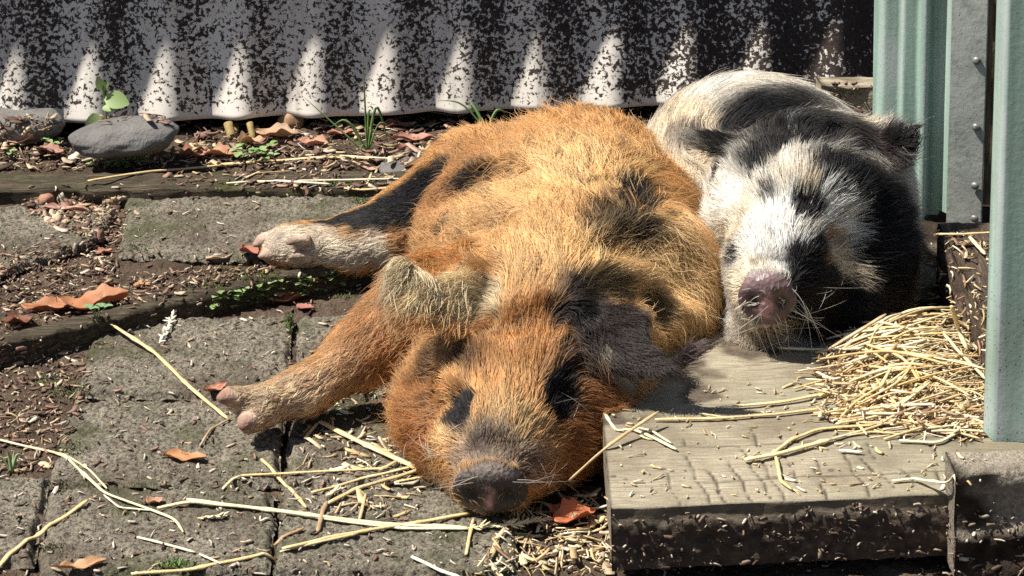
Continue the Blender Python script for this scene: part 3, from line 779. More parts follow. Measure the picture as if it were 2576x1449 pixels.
class Pig:
    def __init__(s, name, sdf, label):
        s.sdf = sdf; sdf.smooth(1)
        s.V, s.F = sdf.mesh()
        s.N = sdf.grad(s.V)
        s.bvh = BVHTree.FromPolygons([Vector(v) for v in s.V], [tuple(f) for f in s.F])
        s.root = empty(name, (float(s.V[:, 0].mean()), float(s.V[:, 1].mean()), 0)); tag(s.root, label, 'pig')
        s.misses = 0
    def hit(s, px, py):
        r = s.bvh.ray_cast(Vector(CT), Vector(ray(px, py)), 10)
        if r[0] is None:
            s.misses += 1
            d = ray(px, py); q = CT + d * 2.2; r = s.bvh.find_nearest(Vector(q))
        return np.array(r[0]), s.sdf.grad(np.array(r[0])[None])[0]
    def guides(s, rows):
        """rows: px, py, dx, dy, length (mm), lift, mess"""
        G = []
        for r in rows:
            h, n = s.hit(r[0], r[1]); t = tangent(r[0], r[1], h, n, r[2], r[3])
            G.append((h, t, r[4] / 1000, r[5], r[6], n))
        s.gp = np.array([g[0] for g in G]); s.gt = np.array([g[1] for g in G]); s.gv = np.array([g[2:5] for g in G]); s.gn = np.array([g[5] for g in G])
    def field(s, p, n):
        if len(p) > 12000:
            o = [s.field(p[i:i + 12000], n[i:i + 12000]) for i in range(0, len(p), 12000)]
            return np.vstack([a for a, _ in o]), np.vstack([b for _, b in o])
        d2 = np.maximum((p * p).sum(1)[:, None] + (s.gp * s.gp).sum(1)[None] - 2 * p @ s.gp.T, 0)
        d2 = d2 * (1.0 + 2.2 * np.clip(1 - n @ s.gn.T, 0, 2))       # guides on a like facing count for more
        w = 1 / (d2 + .00006) ** 1.6; w /= w.sum(1)[:, None]
        t = w @ s.gt; t = t - n * (t * n).sum(1)[:, None]; t /= np.linalg.norm(t, axis=1)[:, None] + 1e-9
        return t, w @ s.gv
    def patches(s, rows, base):
        s.base = np.asarray(base, float); s.pt = []
        for r in rows:
            h, n = s.hit(r[0], r[1]); s.pt.append((h, r[2] / 1000, r[3], np.asarray(r[4], float), r[5] if len(r) > 5 else 1.0, r[6] if len(r) > 6 else None))
    def pattern(s, p, warp=1.0):
        c = np.tile(s.base, (len(p), 1)); q = p + np.stack([fbm(p, 45, 3, 1), fbm(p, 45, 3, 2), fbm(p, 45, 3, 3)], -1) * .0026 * warp
        for h, r, soft, col, op, sc in s.pt:
            e = q - h
            if sc is not None: e = e / np.asarray(sc)
            d = np.linalg.norm(e, axis=1)
            k = (1 - sstep(r * (1 - soft), r * (1 + soft), d)) * op
            c = c + (col - c) * k[:, None]
        return c
    def build_body(s, skin_fn):
        col, rough = skin_fn(s.V)
        s.body = mesh_obj('body', s.V, s.F.tolist(), M['skin'], s.root, True, {'tint': col, 'rough': rough})
        s.body.matrix_parent_inverse = Matrix.Translation(-s.root.location)
    def fur(s, name, count, seed, keep, pts=7, rad=.00016, clump=.55, col_var=.22, floor=None, curl=1.0, lk_l=1.0, lk_m=1.0, lk_h=1.0, bright=1.0):
        r = np.random.default_rng(seed)
        T = np.vstack([s.F[:, [0, 1, 2]], s.F[:, [0, 2, 3]]])
        A = s.V[T]; ar = .5 * np.linalg.norm(np.cross(A[:, 1] - A[:, 0], A[:, 2] - A[:, 0]), axis=1)
        ctr = A.mean(1); nn = s.sdf.grad(ctr)
        wt = ar * keep(ctr, nn)
        # spend the hairs where anyone standing near the camera could look
        view = CT - ctr; view /= np.linalg.norm(view, axis=1)[:, None]
        wt = wt * np.clip(.25 + 1.5 * ((nn * view).sum(1) + .45), .06, 1)
        ti = r.choice(len(T), count, p=wt / wt.sum())
        u, v = r.random(count), r.random(count); m = u + v > 1; u[m], v[m] = 1 - u[m], 1 - v[m]
        P = A[ti, 0] + u[:, None] * (A[ti, 1] - A[ti, 0]) + v[:, None] * (A[ti, 2] - A[ti, 0])
        n = s.sdf.grad(P); t, g = s.field(P, n)
        L = np.where(g[:, 0] > .02, .02 + (g[:, 0] - .02) * .6, g[:, 0]) * (.55 + .75 * r.random(count)); lift = g[:, 1] * lk_h; mess = g[:, 2] * lk_m; L = L * lk_l
        # lock: hairs of one lock share a bend
        nc = max(40, count // 38); ci = r.choice(count, nc, replace=False)
        kd = KDTree(nc)
        for i, j in enumerate(ci): kd.insert(Vector(P[j]), i)
        kd.balance()
        lock = np.array([kd.find(Vector(p))[1] for p in P])
        lk = r.normal(size=(nc, 3))[lock]; lph = (r.random(nc) * 6.28)[lock]; llift = (r.random(nc))[lock]
        own = r.normal(size=(count, 3))
        root_c = P[ci][lock]
        side = np.cross(n, t)
        dirv = t + side * (mess[:, None] * (.55 * lk[:, :1] + .45 * own[:, :1])) + n * 0
        cur = P - n * .0006; C = [cur.copy()]; step = L / (pts - 1)
        tgt_h = L * lift * (.35 + .8 * llift)
        d = dirv / np.linalg.norm(dirv, axis=1)[:, None]
        d = d + n * (.35 + 1.2 * lift * (.5 + llift))[:, None]; d /= np.linalg.norm(d, axis=1)[:, None]
        for k in range(1, pts):
            f = k / (pts - 1)
            cur = cur + d * step[:, None]
            g_ = s.sdf.grad(cur); hgt = s.sdf.sample(cur)
            tt, _ = s.field(cur, g_)
            sd = np.cross(g_, tt)
            wv = np.sin(lph + f * (3.0 + 3.5 * mess) + own[:, 2] * .7) * (.35 + .65 * mess) * curl
            want = tt + sd * (mess[:, None] * (.45 * lk[:, :1] + .40 * own[:, :1]) + (wv * .8)[:, None] * mess[:, None])
            want = want + g_ * ((tgt_h * f - hgt) / (step * 1.6 + 1e-6))[:, None].clip(-.9, 1.2)
            want = want + own * (.10 + .16 * mess)[:, None]
            # draw towards the lock
            pull = (root_c + (cur - P)) - cur
            want = want + pull / (L[:, None] + 1e-6) * clump * f * 1.5
            want[:, 2] -= .05
            want /= np.linalg.norm(want, axis=1)[:, None] + 1e-9
            d = .42 * d + .58 * want; d /= np.linalg.norm(d, axis=1)[:, None]
            if floor is not None:
                fl_ = floor(cur) + .001; low = cur[:, 2] < fl_; cur[low, 2] = fl_[low]; d[low, 2] = np.abs(d[low, 2])
            C.append(cur.copy())
        C = np.stack(C, 1).astype(np.float32)
        # whatever ends up under the ground is lifted onto it
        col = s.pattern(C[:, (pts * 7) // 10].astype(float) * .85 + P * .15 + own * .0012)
        val = bright + col_var * (own[:, 0] * .55 + lk[:, 1] * .45); val = np.clip(val, .45, 1.7)
        col = np.clip(col * val[:, None] * (1 + .05 * own[:, 1:2] * np.array([1, 0, -1])), .002, .95)
        hc = bpy.data.hair_curves.new(name); hc.add_curves([pts] * count)
        hc.position_data.foreach_set('vector', C.ravel())
        prof = np.interp(np.linspace(0, 1, pts), [0, .25, .75, 1], [1, 1, .7, .18])
        rr = (rad * (.7 + .6 * r.random(count))[:, None] * prof[None]).astype(np.float32)
        ra = hc.attributes.get('radius') or hc.attributes.new('radius', 'FLOAT', 'POINT'); ra.data.foreach_set('value', rr.ravel())
        ca = hc.attributes.new('hair_color', 'FLOAT_COLOR', 'CURVE'); ca.data.foreach_set('color', np.c_[col, np.ones(count)].astype(np.float32).ravel())
        hc.materials.append(M['fur'])
        o = bpy.data.objects.new(name, hc); COL.objects.link(o); o.parent = s.root
        o.matrix_parent_inverse = Matrix.Translation(-s.root.location)
        return o
    def whiskers(s, rows, col, seed=1):
        """rows: px, py, dx, dy, length mm, spread, count"""
        r = np.random.default_rng(seed); C = []
        for px, py, dx, dy, L, sp, cnt in rows:
            for k in range(cnt):
                h, n = s.hit(px + r.normal() * 34, py + r.normal() * 26); t = tangent(px, py, h, n, dx + r.normal() * sp, dy + r.normal() * sp)
                l = L / 1000 * r.uniform(.6, 1.2); a = (n * .75 + t); a /= np.linalg.norm(a); b = t + np.array([0, 0, -.35]) + r.normal(size=3) * .22
                f = np.linspace(0, 1, 8)[:, None]; c = h + l * (a * f + (b - a) * f * f * .5); C.append(c)
        C = np.array(C, np.float32); hc = bpy.data.hair_curves.new('whiskers'); hc.add_curves([8] * len(C))
        hc.position_data.foreach_set('vector', C.ravel())
        ra = hc.attributes.get('radius') or hc.attributes.new('radius', 'FLOAT', 'POINT')
        ra.data.foreach_set('value', np.tile(np.interp(np.linspace(0, 1, 8), [0, .6, 1], [.00022, .00016, .00005]), len(C)).astype(np.float32))
        ca = hc.attributes.new('hair_color', 'FLOAT_COLOR', 'CURVE')
        cc = np.asarray(col) * r.uniform(.5, 1.15, (len(C), 1)); ca.data.foreach_set('color', np.c_[cc, np.ones(len(C))].astype(np.float32).ravel())
        hc.materials.append(M['fur'])
        o = bpy.data.objects.new('whiskers', hc); COL.objects.link(o); o.parent = s.root
        o.matrix_parent_inverse = Matrix.Translation(-s.root.location)
    def hoof(s, a, b, r0, r1, tint, flat=.8):
        """a toe: a pointed horn capsule from a (in the foot) to b (tip)"""
        c = spline([a, (np.asarray(a) * .45 + np.asarray(b) * .55) + np.array([0, 0, .002]), b], 9)
        rad = np.interp(np.linspace(0, 1, 9), [0, .3, .6, .85, 1], [r0 * .95, r0, r0 * .86, r1 * 1.15, r1 * .5])
        v, f = tube(c, rad, 14, flat); v = v + .0007 * vnoise(v, 260, 3)[:, None]; v[:, 2] = np.maximum(v[:, 2], .0012)
        along = np.clip(((v - np.asarray(a)) @ (np.asarray(b) - np.asarray(a))) / ((np.asarray(b) - np.asarray(a)) @ (np.asarray(b) - np.asarray(a))), 0, 1)
        along = sstep(.25, 1.0, along + .18 * vnoise(v, 120, 8))
        t = np.array([.70, .54, .41]) * (1 - along[:, None]) + np.asarray(tint, float) * along[:, None]
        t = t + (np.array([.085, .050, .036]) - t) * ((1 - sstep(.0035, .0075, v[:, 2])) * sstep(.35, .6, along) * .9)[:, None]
        o = mesh_obj('hoof', v, f, M['hoof'], s.root, True, {'tint': t}); o.matrix_parent_inverse = Matrix.Translation(-s.root.location)

def floor_z(p):
    on = (p[:, 0] > S_FL[0] + .002) & (p[:, 1] < 2.16) & (p[:, 1] > 1.80)
    return np.where(on, STEP_Z, 0.0)
def carve_supports(sd):
    X, Y, Z = np.meshgrid(*sd.ax, indexing='ij')
    g = (.0015 - Z)
    box = np.maximum(np.maximum((S_FL[0] + .004) - X, Z - (STEP_Z + .001)), np.maximum(Y - 2.168, 1.80 - Y))
    sd.d = np.maximum(sd.d, np.maximum(g, -box)).astype(np.float32)

ORANGE, GOLD, RUST, TAN, CREAM = (.58, .305, .112), (.70, .450, .195), (.40, .155, .045), (.64, .50, .29), (.82, .67, .49)
BLACK, DARK, GREYB, PINK = (.007, .006, .0065), (.030, .022, .020), (.30, .225, .155), (.62, .36, .29)

def brown_pig():
    sd = SDF((-.30, 1.845, -.012), (.235, 2.58, .245), .003)
    # trunk
    sd.ell(B(1445, 2.42, .066), (.088, .085, .074), .03)
    sd.ell(B(1415, 2.30, .072), (.118, .125, .084), .03)
    sd.ell(B(1420, 2.17, .070), (.114, .085, .080), .03)
    sd.ell(B(1618, 2.175, .075), (.054, .075, .060), .03)      # right shoulder roll
    sd.ell(B(1385, 2.09, .076), (.085, .070, .066), .03)
    # head
    sd.ell(D(1320, 925, 2.035), (.070, .074, .056), .025)
    sd.ell(D(1120, 1035, 2.035), (.036, .056, .036), .025)
    sd.ell(D(1480, 1000, 2.030), (.048, .058, .044), .025)
    sd.ell(D(1185, 1120, 1.985), (.038, .040, .032), .02)
    sd.ell(D(1370, 1120, 1.985), (.036, .042, .032), .02)
    mz = [D(1295, 1040, 1.995), D(1262, 1130, 1.950), D(1240, 1205, 1.917)]
    sd.chain(mz, [.047, .041, .0255], .016)
    # brow ridges over the eyes
    sd.ell(D(1180, 960, 1.985), (.022, .02, .014), .012); sd.ell(D(1385, 945, 1.985), (.024, .02, .014), .012)
    # nose disc
    dc = D(1233, 1234, 1.885); dn = np.array([-.10, -.92, -.18]); dn /= np.linalg.norm(dn)
    u = np.cross((0, 0, 1), dn); u /= np.linalg.norm(u); w = np.cross(dn, u); AX = np.array([u, dn, w])
    sd.ell(dc - dn * .001, (.0295, .0080, .0205), .004, AX)
    sd.ell(dc + w * .0185 - dn * .002, (.0255, .006, .0060), .003, AX)      # upper rim
    for sx in (-1, 1): sd.ell(dc + u * sx * .0125 + dn * .0095 + w * .001, (.0055, .009, .0058), .002, AX, True)
    for k in range(3): sd.cone(dc + w * (.023 + k * .0055) - dn * (.012 + k * .007) - u * .012, dc + w * (.0235 + k * .0055) - dn * (.012 + k * .007) + u * .014, .0022, .0022, .004)
    # front leg
    fl_ = [D(1075, 790, 2.135), D(925, 885, 2.115), D(770, 985, 2.086), D(648, 1026, 2.062)]
    sd.chain(fl_, [.044, .0245, .0165, .0165], .016)
    sd.cone(D(655, 1015, 2.062), D(582, 1000, 2.050), .0128, .0090, .006); sd.cone(D(665, 1042, 2.055), D(626, 1066, 2.040), .0118, .0088, .006)
    # hind leg
    hl = [D(1200, 500, 2.40), D(1040, 570, 2.42), D(900, 612, 2.425), D(760, 622, 2.425), D(700, 622, 2.425)]
    sd.chain(hl, [.058, .036, .0245, .0185, .0150], .018)
    sd.cone(D(715, 600, 2.43), D(668, 612, 2.427), .0115, .0075, .006); sd.cone(D(725, 636, 2.42), D(680, 642, 2.414), .0105, .0075, .006)
    sd.ell(D(1200, 455, 2.43), (.040, .040, .036), .025)          # far side of the haunch
    # ears
    sd.flap([D(1285, 770, 2.058), D(1195, 748, 2.038), D(1110, 728, 2.024), D(1045, 718, 2.014), D(1000, 712, 2.010)], [.031, .033, .034, .033, .022], .0032, (-.25, -.68, .68), .010)
    sd.flap([D(1440, 770, 2.07), D(1510, 810, 2.030), D(1585, 858, 1.998), D(1670, 898, 1.978), D(1750, 884, 1.965)], [.030, .035, .033, .018, .007], .0038, (.18, -.72, .66), .010)
    sd.smooth(1)
    sd.crease([(1105, 500), (1165, 470), (1235, 435), (1300, 425)], .016, .010, .012)
    sd.crease([(1070, 640), (1130, 590), (1190, 565), (1260, 560)], .014, .007, .012)
    sd.crease([(1110, 680), (1180, 620), (1240, 610)], .012, .006, .010)
    sd.crease([(1520, 620), (1600, 605), (1670, 640), (1730, 720)], .018, .010, .014)
    sd.crease([(1590, 480), (1660, 540)], .016, .006, .012)
    sd.crease([(1500, 720), (1580, 720), (1660, 780), (1690, 860)], .014, .008, .012)
    sd.crease([(1250, 820), (1330, 800), (1410, 800)], .014, .004, .012)
    sd.dent(1155, 1030, .016, .004); sd.dent(1405, 1000, .017, .004); sd.dent(1075, 950, .016, .006); sd.dent(1450, 930, .016, .005)
    sd.bump(1290, 985, .03, .004, .012); sd.bump(1110, 1120, .02, .003, .01);
    for yy, ww in ((1150, 50), (1128, 58), (1105, 46)): sd.crease([(1235 - ww, yy + 8), (1235, yy), (1235 + ww, yy + 12)], .0030, .0022, .002)
    carve_supports(sd)
    pig = Pig('pig', sd, 'ginger pig with black spots asleep on its belly, chin on the pavers')
    # ---- coat pattern and painted shade (px, py, radius mm, softness, colour, opacity, axis stretch)
    P = []
    for px, py, r in ((1110, 470, 40), (1060, 640, 45), (1000, 800, 40), (930, 870, 30), (1180, 400, 40)): P.append((px, py, r, .6, RUST, .55))
    for px, py, r in ((1330, 480, 60), (1500, 420, 60), (1650, 620, 45), (1700, 750, 40), (1600, 720, 42), (1420, 620, 55)): P.append((px, py, r, .6, GOLD, .8))
    P += [(1330, 880, 44, .5, RUST, .6), (1400, 790, 22, .6, RUST, .7), (1310, 800, 6, .6, (.12, .05, .02), .7), (1350, 830, 6, .6, (.12, .05, .02), .7), (1270, 830, 8, .6, (.14, .06, .02), .6), (1290, 960, 30, .6, ORANGE, .8), (1020, 1060, 45, .5, RUST, .85), (1060, 1010, 20, .5, RUST, .8), (1060, 1160, 30, .5, (.24, .075, .022), .7), (1500, 1080, 50, .5, (.30, .11, .035), .85), (1290, 1050, 22, .6, GOLD, .8), (1120, 1090, 16, .6, GOLD, .7)]
    # black spots on the body; those along the haunch and flank folds are painted shade
    for px, py, r, op in ((1590, 480, 15, .95), (1560, 500, 12, .9), (1640, 520, 13, .9), (1480, 470, 9, .8), (1500, 510, 8, .85), (1440, 455, 7, .6), (1640, 590, 13, .75), (1690, 560, 9, .7),
                          (1180, 445, 11, .9), (1230, 435, 8, .8), (1150, 465, 7, .8), (1135, 575, 8, .85), (1165, 610, 7, .85), (1120, 570, 6, .7), (1250, 560, 7, .4), (1270, 660, 6, .35), (1620, 300, 22, .65), (1560, 275, 16, .5), (1660, 380, 14, .5),
                          (1340, 360, 9, .3), (1030, 760, 8, .4)):
        P.append((px, py, r * 1.25, .3, BLACK, min(1, op * 1.1)))
    # black hind leg top, white foot
    for px, py, r in ((1100, 440, 20), (1055, 475, 22), (1005, 510, 22), (955, 530, 19), (905, 545, 15), (850, 552, 12), (805, 560, 9), (1040, 545, 12)): P.append((px, py, r, .25, BLACK, 1.0))
    for px, py, r in ((700, 605, 17), (790, 578, 9), (745, 585, 12), (760, 625, 16), (820, 625, 16), (880, 640, 16), (940, 620, 15), (960, 650, 13)): P.append((px, py, r, .3, CREAM, .95))
    # front leg fades to cream at the foot
    for px, py, r, op in ((640, 1020, 26, .95), (700, 1010, 24, .9), (770, 985, 22, .75), (840, 940, 18, .35)): P.append((px, py, r, .45, (.78, .56, .35), op))
    for px, py, r in ((930, 860, 20), (960, 800, 22)): P.append((px, py, r, .5, (.50, .25, .10), .5))
    # face; the dark bands below the ears are painted shade
    P += [(1158, 1036, 12, .2, BLACK, 1.0, (1, 2.1, 1.6)), (1176, 1010, 9, .3, BLACK, 1.0), (1134, 1046, 8, .3, BLACK, 1.0), (1075, 1010, 9, .4, BLACK, .85), (1065, 955, 11, .4, BLACK, .85), (1080, 900, 13, .4, BLACK, .85), (1140, 900, 12, .5, (.10, .04, .018), .8), (1200, 880, 10, .6, RUST, .7), (1130, 960, 9, .6, RUST, .7),
          (1400, 998, 13, .2, BLACK, 1.0, (1, 2.0, 1.6)), (1390, 1025, 10, .3, BLACK, 1.0), (1420, 950, 11, .35, BLACK, 1.0), (1375, 1000, 7, .4, BLACK, .8), (1440, 900, 12, .5, DARK, .8), (1440, 1010, 9, .5, BLACK, .8)]
    P += [(1235, 1120, 22, .4, GREYB, .9), (1160, 1150, 16, .5, (.30, .21, .15), .8), (1330, 1160, 18, .5, (.22, .15, .11), .8), (1240, 1195, 16, .4, (.14, .105, .085), .8), (1320, 1240, 20, .5, (.13, .09, .07), .8), (1120, 1210, 14, .5, (.34, .24, .17), .7), (1215, 1100, 10, .5, (.09, .07, .06), .6)]
    # ears; dark patches beneath both flaps are shade painted into the coat
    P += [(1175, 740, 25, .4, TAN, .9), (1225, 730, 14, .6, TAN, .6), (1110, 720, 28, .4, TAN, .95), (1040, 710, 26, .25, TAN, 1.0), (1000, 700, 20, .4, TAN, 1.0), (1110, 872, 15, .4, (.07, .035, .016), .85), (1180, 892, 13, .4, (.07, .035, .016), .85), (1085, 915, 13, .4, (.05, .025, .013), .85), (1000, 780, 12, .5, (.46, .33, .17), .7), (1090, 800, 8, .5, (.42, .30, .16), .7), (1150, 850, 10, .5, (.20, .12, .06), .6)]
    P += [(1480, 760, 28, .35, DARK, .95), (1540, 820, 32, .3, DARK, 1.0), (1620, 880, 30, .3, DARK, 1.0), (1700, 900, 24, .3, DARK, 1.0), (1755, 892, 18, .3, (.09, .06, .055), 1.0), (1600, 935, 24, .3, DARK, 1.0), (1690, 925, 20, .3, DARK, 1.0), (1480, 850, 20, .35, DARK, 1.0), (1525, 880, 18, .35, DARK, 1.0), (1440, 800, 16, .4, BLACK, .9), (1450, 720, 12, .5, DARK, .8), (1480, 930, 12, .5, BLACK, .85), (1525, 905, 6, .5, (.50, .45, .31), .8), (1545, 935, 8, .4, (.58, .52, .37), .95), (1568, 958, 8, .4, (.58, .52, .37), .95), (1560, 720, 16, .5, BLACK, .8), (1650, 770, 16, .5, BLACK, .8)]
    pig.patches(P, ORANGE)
    G = []
    def g(*r): G.append(r)
    # px, py, dx, dy, mm, lift, mess
    g(1240, 1180, 0, -1, 5, .5, .3); g(1170, 1160, -.6, -.6, 10, .5, .5); g(1330, 1170, .7, -.3, 12, .5, .5)
    g(1240, 1150, 0, -1, 2.5, .5, .3); g(1240, 1125, 0, -1, 4, .5, .35); g(1230, 1095, 0, -1, 8, .5, .35); g(1130, 1120, -.8, -.1, 12, .5, .5); g(1390, 1120, .9, .1, 14, .5, .5)
    g(1250, 1060, 0, -1, 9, .35, .2); g(1290, 1000, .05, -1, 11, .35, .2); g(1340, 1040, .5, -.8, 11, .35, .2); g(1200, 1000, -.25, -1, 11, .35, .25)
    g(1155, 1040, -.4, -.9, 8, .4, .3); g(1405, 1000, .35, -.9, 11, .45, .3); g(1290, 930, 0, -1, 15, .4, .2); g(1230, 900, -.3, -1, 16, .4, .3); g(1370, 900, .25, -1, 18, .4, .3)
    g(1300, 850, .1, -1, 22, .4, .3); g(1350, 790, .15, -1, 28, .4, .35); g(1400, 850, .2, -1, 22, .4, .4); g(1300, 720, .15, -1, 30, .3, .35)
    g(1080, 1000, -.9, .2, 22, .6, .8); g(1030, 1050, -.8, .6, 26, .6, 1.0); g(1020, 950, -.9, .1, 24, .7, 1.0); g(1060, 1150, -.3, 1, 20, .4, .7); g(1060, 900, -.6, .4, 18, .5, .7); g(1120, 1180, -.2, 1, 16, .5, .6)
    g(1470, 1060, .9, .4, 22, .4, .4); g(1520, 1000, .9, .3, 20, .4, .4); g(1430, 1170, .6, .7, 18, .5, .5); g(1560, 1060, .7, .7, 20, .4, .5); g(1340, 1250, .6, .6, 16, .6, .6)
    g(1400, 700, .2, -1, 32, .3, .4); g(1480, 660, .5, -.85, 34, .3, .5); g(1330, 640, -.05, -1, 32, .25, .4); g(1400, 560, .1, -1, 32, .22, .4)
    g(1600, 690, .9, -.3, 30, .3, .7); g(1690, 700, .9, .5, 34, .35, .8); g(1740, 760, .4, 1, 34, .4, .8); g(1650, 760, .7, .7, 30, .3, .7); g(1700, 830, .2, 1, 30, .3, .7); g(1570, 730, .9, -.1, 26, .3, .6)
    g(1540, 600, .6, -.7, 36, .4, .9); g(1620, 590, .9, -.3, 38, .5, 1.1); g(1590, 480, .3, -.9, 34, .25, .4); g(1690, 560, .8, .55, 40, .3, .5); g(1750, 650, .5, .9, 40, .3, .5); g(1660, 470, .8, .35, 38, .3, .5); g(1640, 380, .7, .1, 38, .3, .6)
    g(1480, 480, .0, -1, 32, .2, .4); g(1380, 470, -.55, -.8, 34, .25, .6); g(1450, 380, -.1, -1, 36, .3, .6); g(1560, 360, .4, -.9, 38, .3, .6); g(1480, 290, .0, -1, 36, .4, .7); g(1600, 290, .5, -.8, 38, .4, .7); g(1350, 310, -.5, -.8, 34, .35, .7)
    g(1260, 600, -.9, -.1, 30, .3, .9); g(1280, 520, -.9, -.3, 32, .3, .8); g(1200, 560, -.9, .3, 28, .4, 1.1); g(1120, 520, -.8, .5, 26, .4, 1.1); g(1080, 600, -.7, .7, 26, .5, 1.2); g(1160, 640, -.8, .5, 28, .4, 1.1); g(1220, 680, -.6, -.2, 28, .3, .8); g(1060, 660, -.6, .7, 24, .5, 1.1)
    g(1230, 400, -.9, -.3, 30, .35, .9); g(1150, 420, -.9, .2, 24, .3, .8); g(1260, 460, -.9, .1, 32, .4, .9); g(1170, 470, -.9, .3, 24, .4, .9)
    g(1080, 470, -.8, .5, 14, .2, .35); g(1000, 520, -.9, .35, 11, .18, .25); g(900, 550, -1, .2, 9, .15, .25); g(800, 565, -1, .1, 7, .15, .25)
    g(950, 640, -1, .0, 10, .2, .3); g(850, 640, -1, .05, 9, .15, .25); g(750, 630, -1, 0, 7, .15, .25); g(690, 610, -1, .2, 4, .1, .2); g(900, 690, -.8, .4, 12, .4, .6)
    g(1000, 790, -.6, .8, 18, .3, .6); g(920, 850, -.7, .6, 13, .25, .4); g(940, 930, -.9, .4, 15, .3, .5); g(830, 920, -.85, .5, 9, .18, .3); g(850, 990, -.95, .3, 11, .25, .35); g(740, 980, -.9, .35, 8, .15, .25); g(650, 1010, -1, .2, 5, .12, .25); g(700, 1050, -1, .2, 7, .2, .3)
    g(1220, 720, -1, -.15, 24, .25, .4); g(1150, 690, -1, .0, 24, .25, .4); g(1080, 680, -1, .3, 24, .3, .45); g(1020, 700, -.6, .8, 22, .4, .5); g(1090, 770, -.8, .6, 26, .35, .5); g(1180, 800, -.8, .6, 26, .35, .5); g(990, 680, -.35, .9, 20, .4, .5); g(1020, 780, -.6, .8, 22, .4, .6)
    g(1460, 750, .7, .2, 20, .3, .4); g(1530, 780, .85, .45, 18, .3, .4); g(1600, 840, .8, .6, 17, .3, .4); g(1680, 890, .95, .2, 15, .4, .5); g(1750, 890, .95, -.35, 13, .5, .5); g(1500, 870, .45, .9, 20, .3, .4); g(1560, 930, .55, .85, 20, .35, .4); g(1630, 920, .8, .5, 17, .3, .5); g(1450, 830, .2, .9, 16, .3, .5)
    pig.guides(G)
    def nose(p):
        q = (p - dc) @ AX.T; return (1 - sstep(.9, 1.08, np.linalg.norm(q / (.0302, .014, .0225), axis=1))), q
    def skin(p):
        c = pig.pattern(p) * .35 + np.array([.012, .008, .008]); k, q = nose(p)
        nc = np.tile(np.array([.046, .034, .032]), (len(p), 1)) * (1 + .5 * vnoise(p, 220, 6))[:, None]
        pk = (1 - sstep(.25, 1.2, np.hypot(q[:, 0] / .004, (q[:, 2] + .003) / .010) + .7 * vnoise(p, 300, 2))) * (q[:, 1] > -.01)
        nc = nc + (np.array([.55, .28, .28]) - nc) * (pk * .9)[:, None]
        hole = (1 - sstep(.7, 1.2, np.hypot((np.abs(q[:, 0]) - .0125) / .0058, (q[:, 2] - .001) / .006))) * (q[:, 1] > -.005); nc = nc * (1 - .85 * hole[:, None])
        rim = sstep(.011, .017, q[:, 2]); nc = nc + (np.array([.30, .25, .22]) - nc) * (rim * .9)[:, None]
        c = c + (nc - c) * k[:, None]
        return np.clip(c, .004, .9), .78 - .25 * k
    pig.build_body(skin)
    def keep(c, n):
        k, q = nose(c); bot = sstep(-.75, -.3, n[:, 2]); ft = ((c[:, 2] < .003) & (n[:, 2] < -.5))
        return (1 - k * .93) * (.15 + .85 * bot) * ~ft + 1e-6
    pig.fur('coat', FUR_N[0], 11, keep, 8, .00025, .85, .42, floor_z)
    pig.fur('guard_hair', 5000, 12, keep, 9, .00019, .15, .35, floor_z, 1.0, 1.4, 1.7, 1.35, 1.08)
    pig.whiskers([(1100, 1130, -1, .5, 34, .4, 14), (1360, 1190, 1, .4, 42, .4, 16), (1440, 1000, 1, .5, 40, .3, 3), (1140, 1200, -.7, .7, 30, .5, 9), (1330, 1270, .7, .7, 36, .5, 16)], (.55, .48, .40), 3)
    HP = (.34, .19, .13)
    pig.hoof(D(620, 1003, 2.060), D(548, 1005, 2.042), .0100, .0046, HP, .8); pig.hoof(D(644, 1050, 2.050), D(608, 1078, 2.032), .0096, .0046, (.26, .14, .10), .85)
    pig.hoof(D(700, 602, 2.43), D(636, 618, 2.422), .0098, .0035, (.42, .28, .22), .8); pig.hoof(D(712, 637, 2.42), D(650, 648, 2.410), .0092, .0035, (.40, .27, .20), .8)
    pig.hoof(D(775, 605, 2.408), D(722, 613, 2.399), .0068, .0024, (.20, .14, .10), .75); pig.hoof(D(780, 648, 2.406), D(727, 648, 2.398), .0064, .0024, (.20, .14, .10), .75)
    print('guide misses', pig.misses, 'verts', len(pig.V))
    return pig

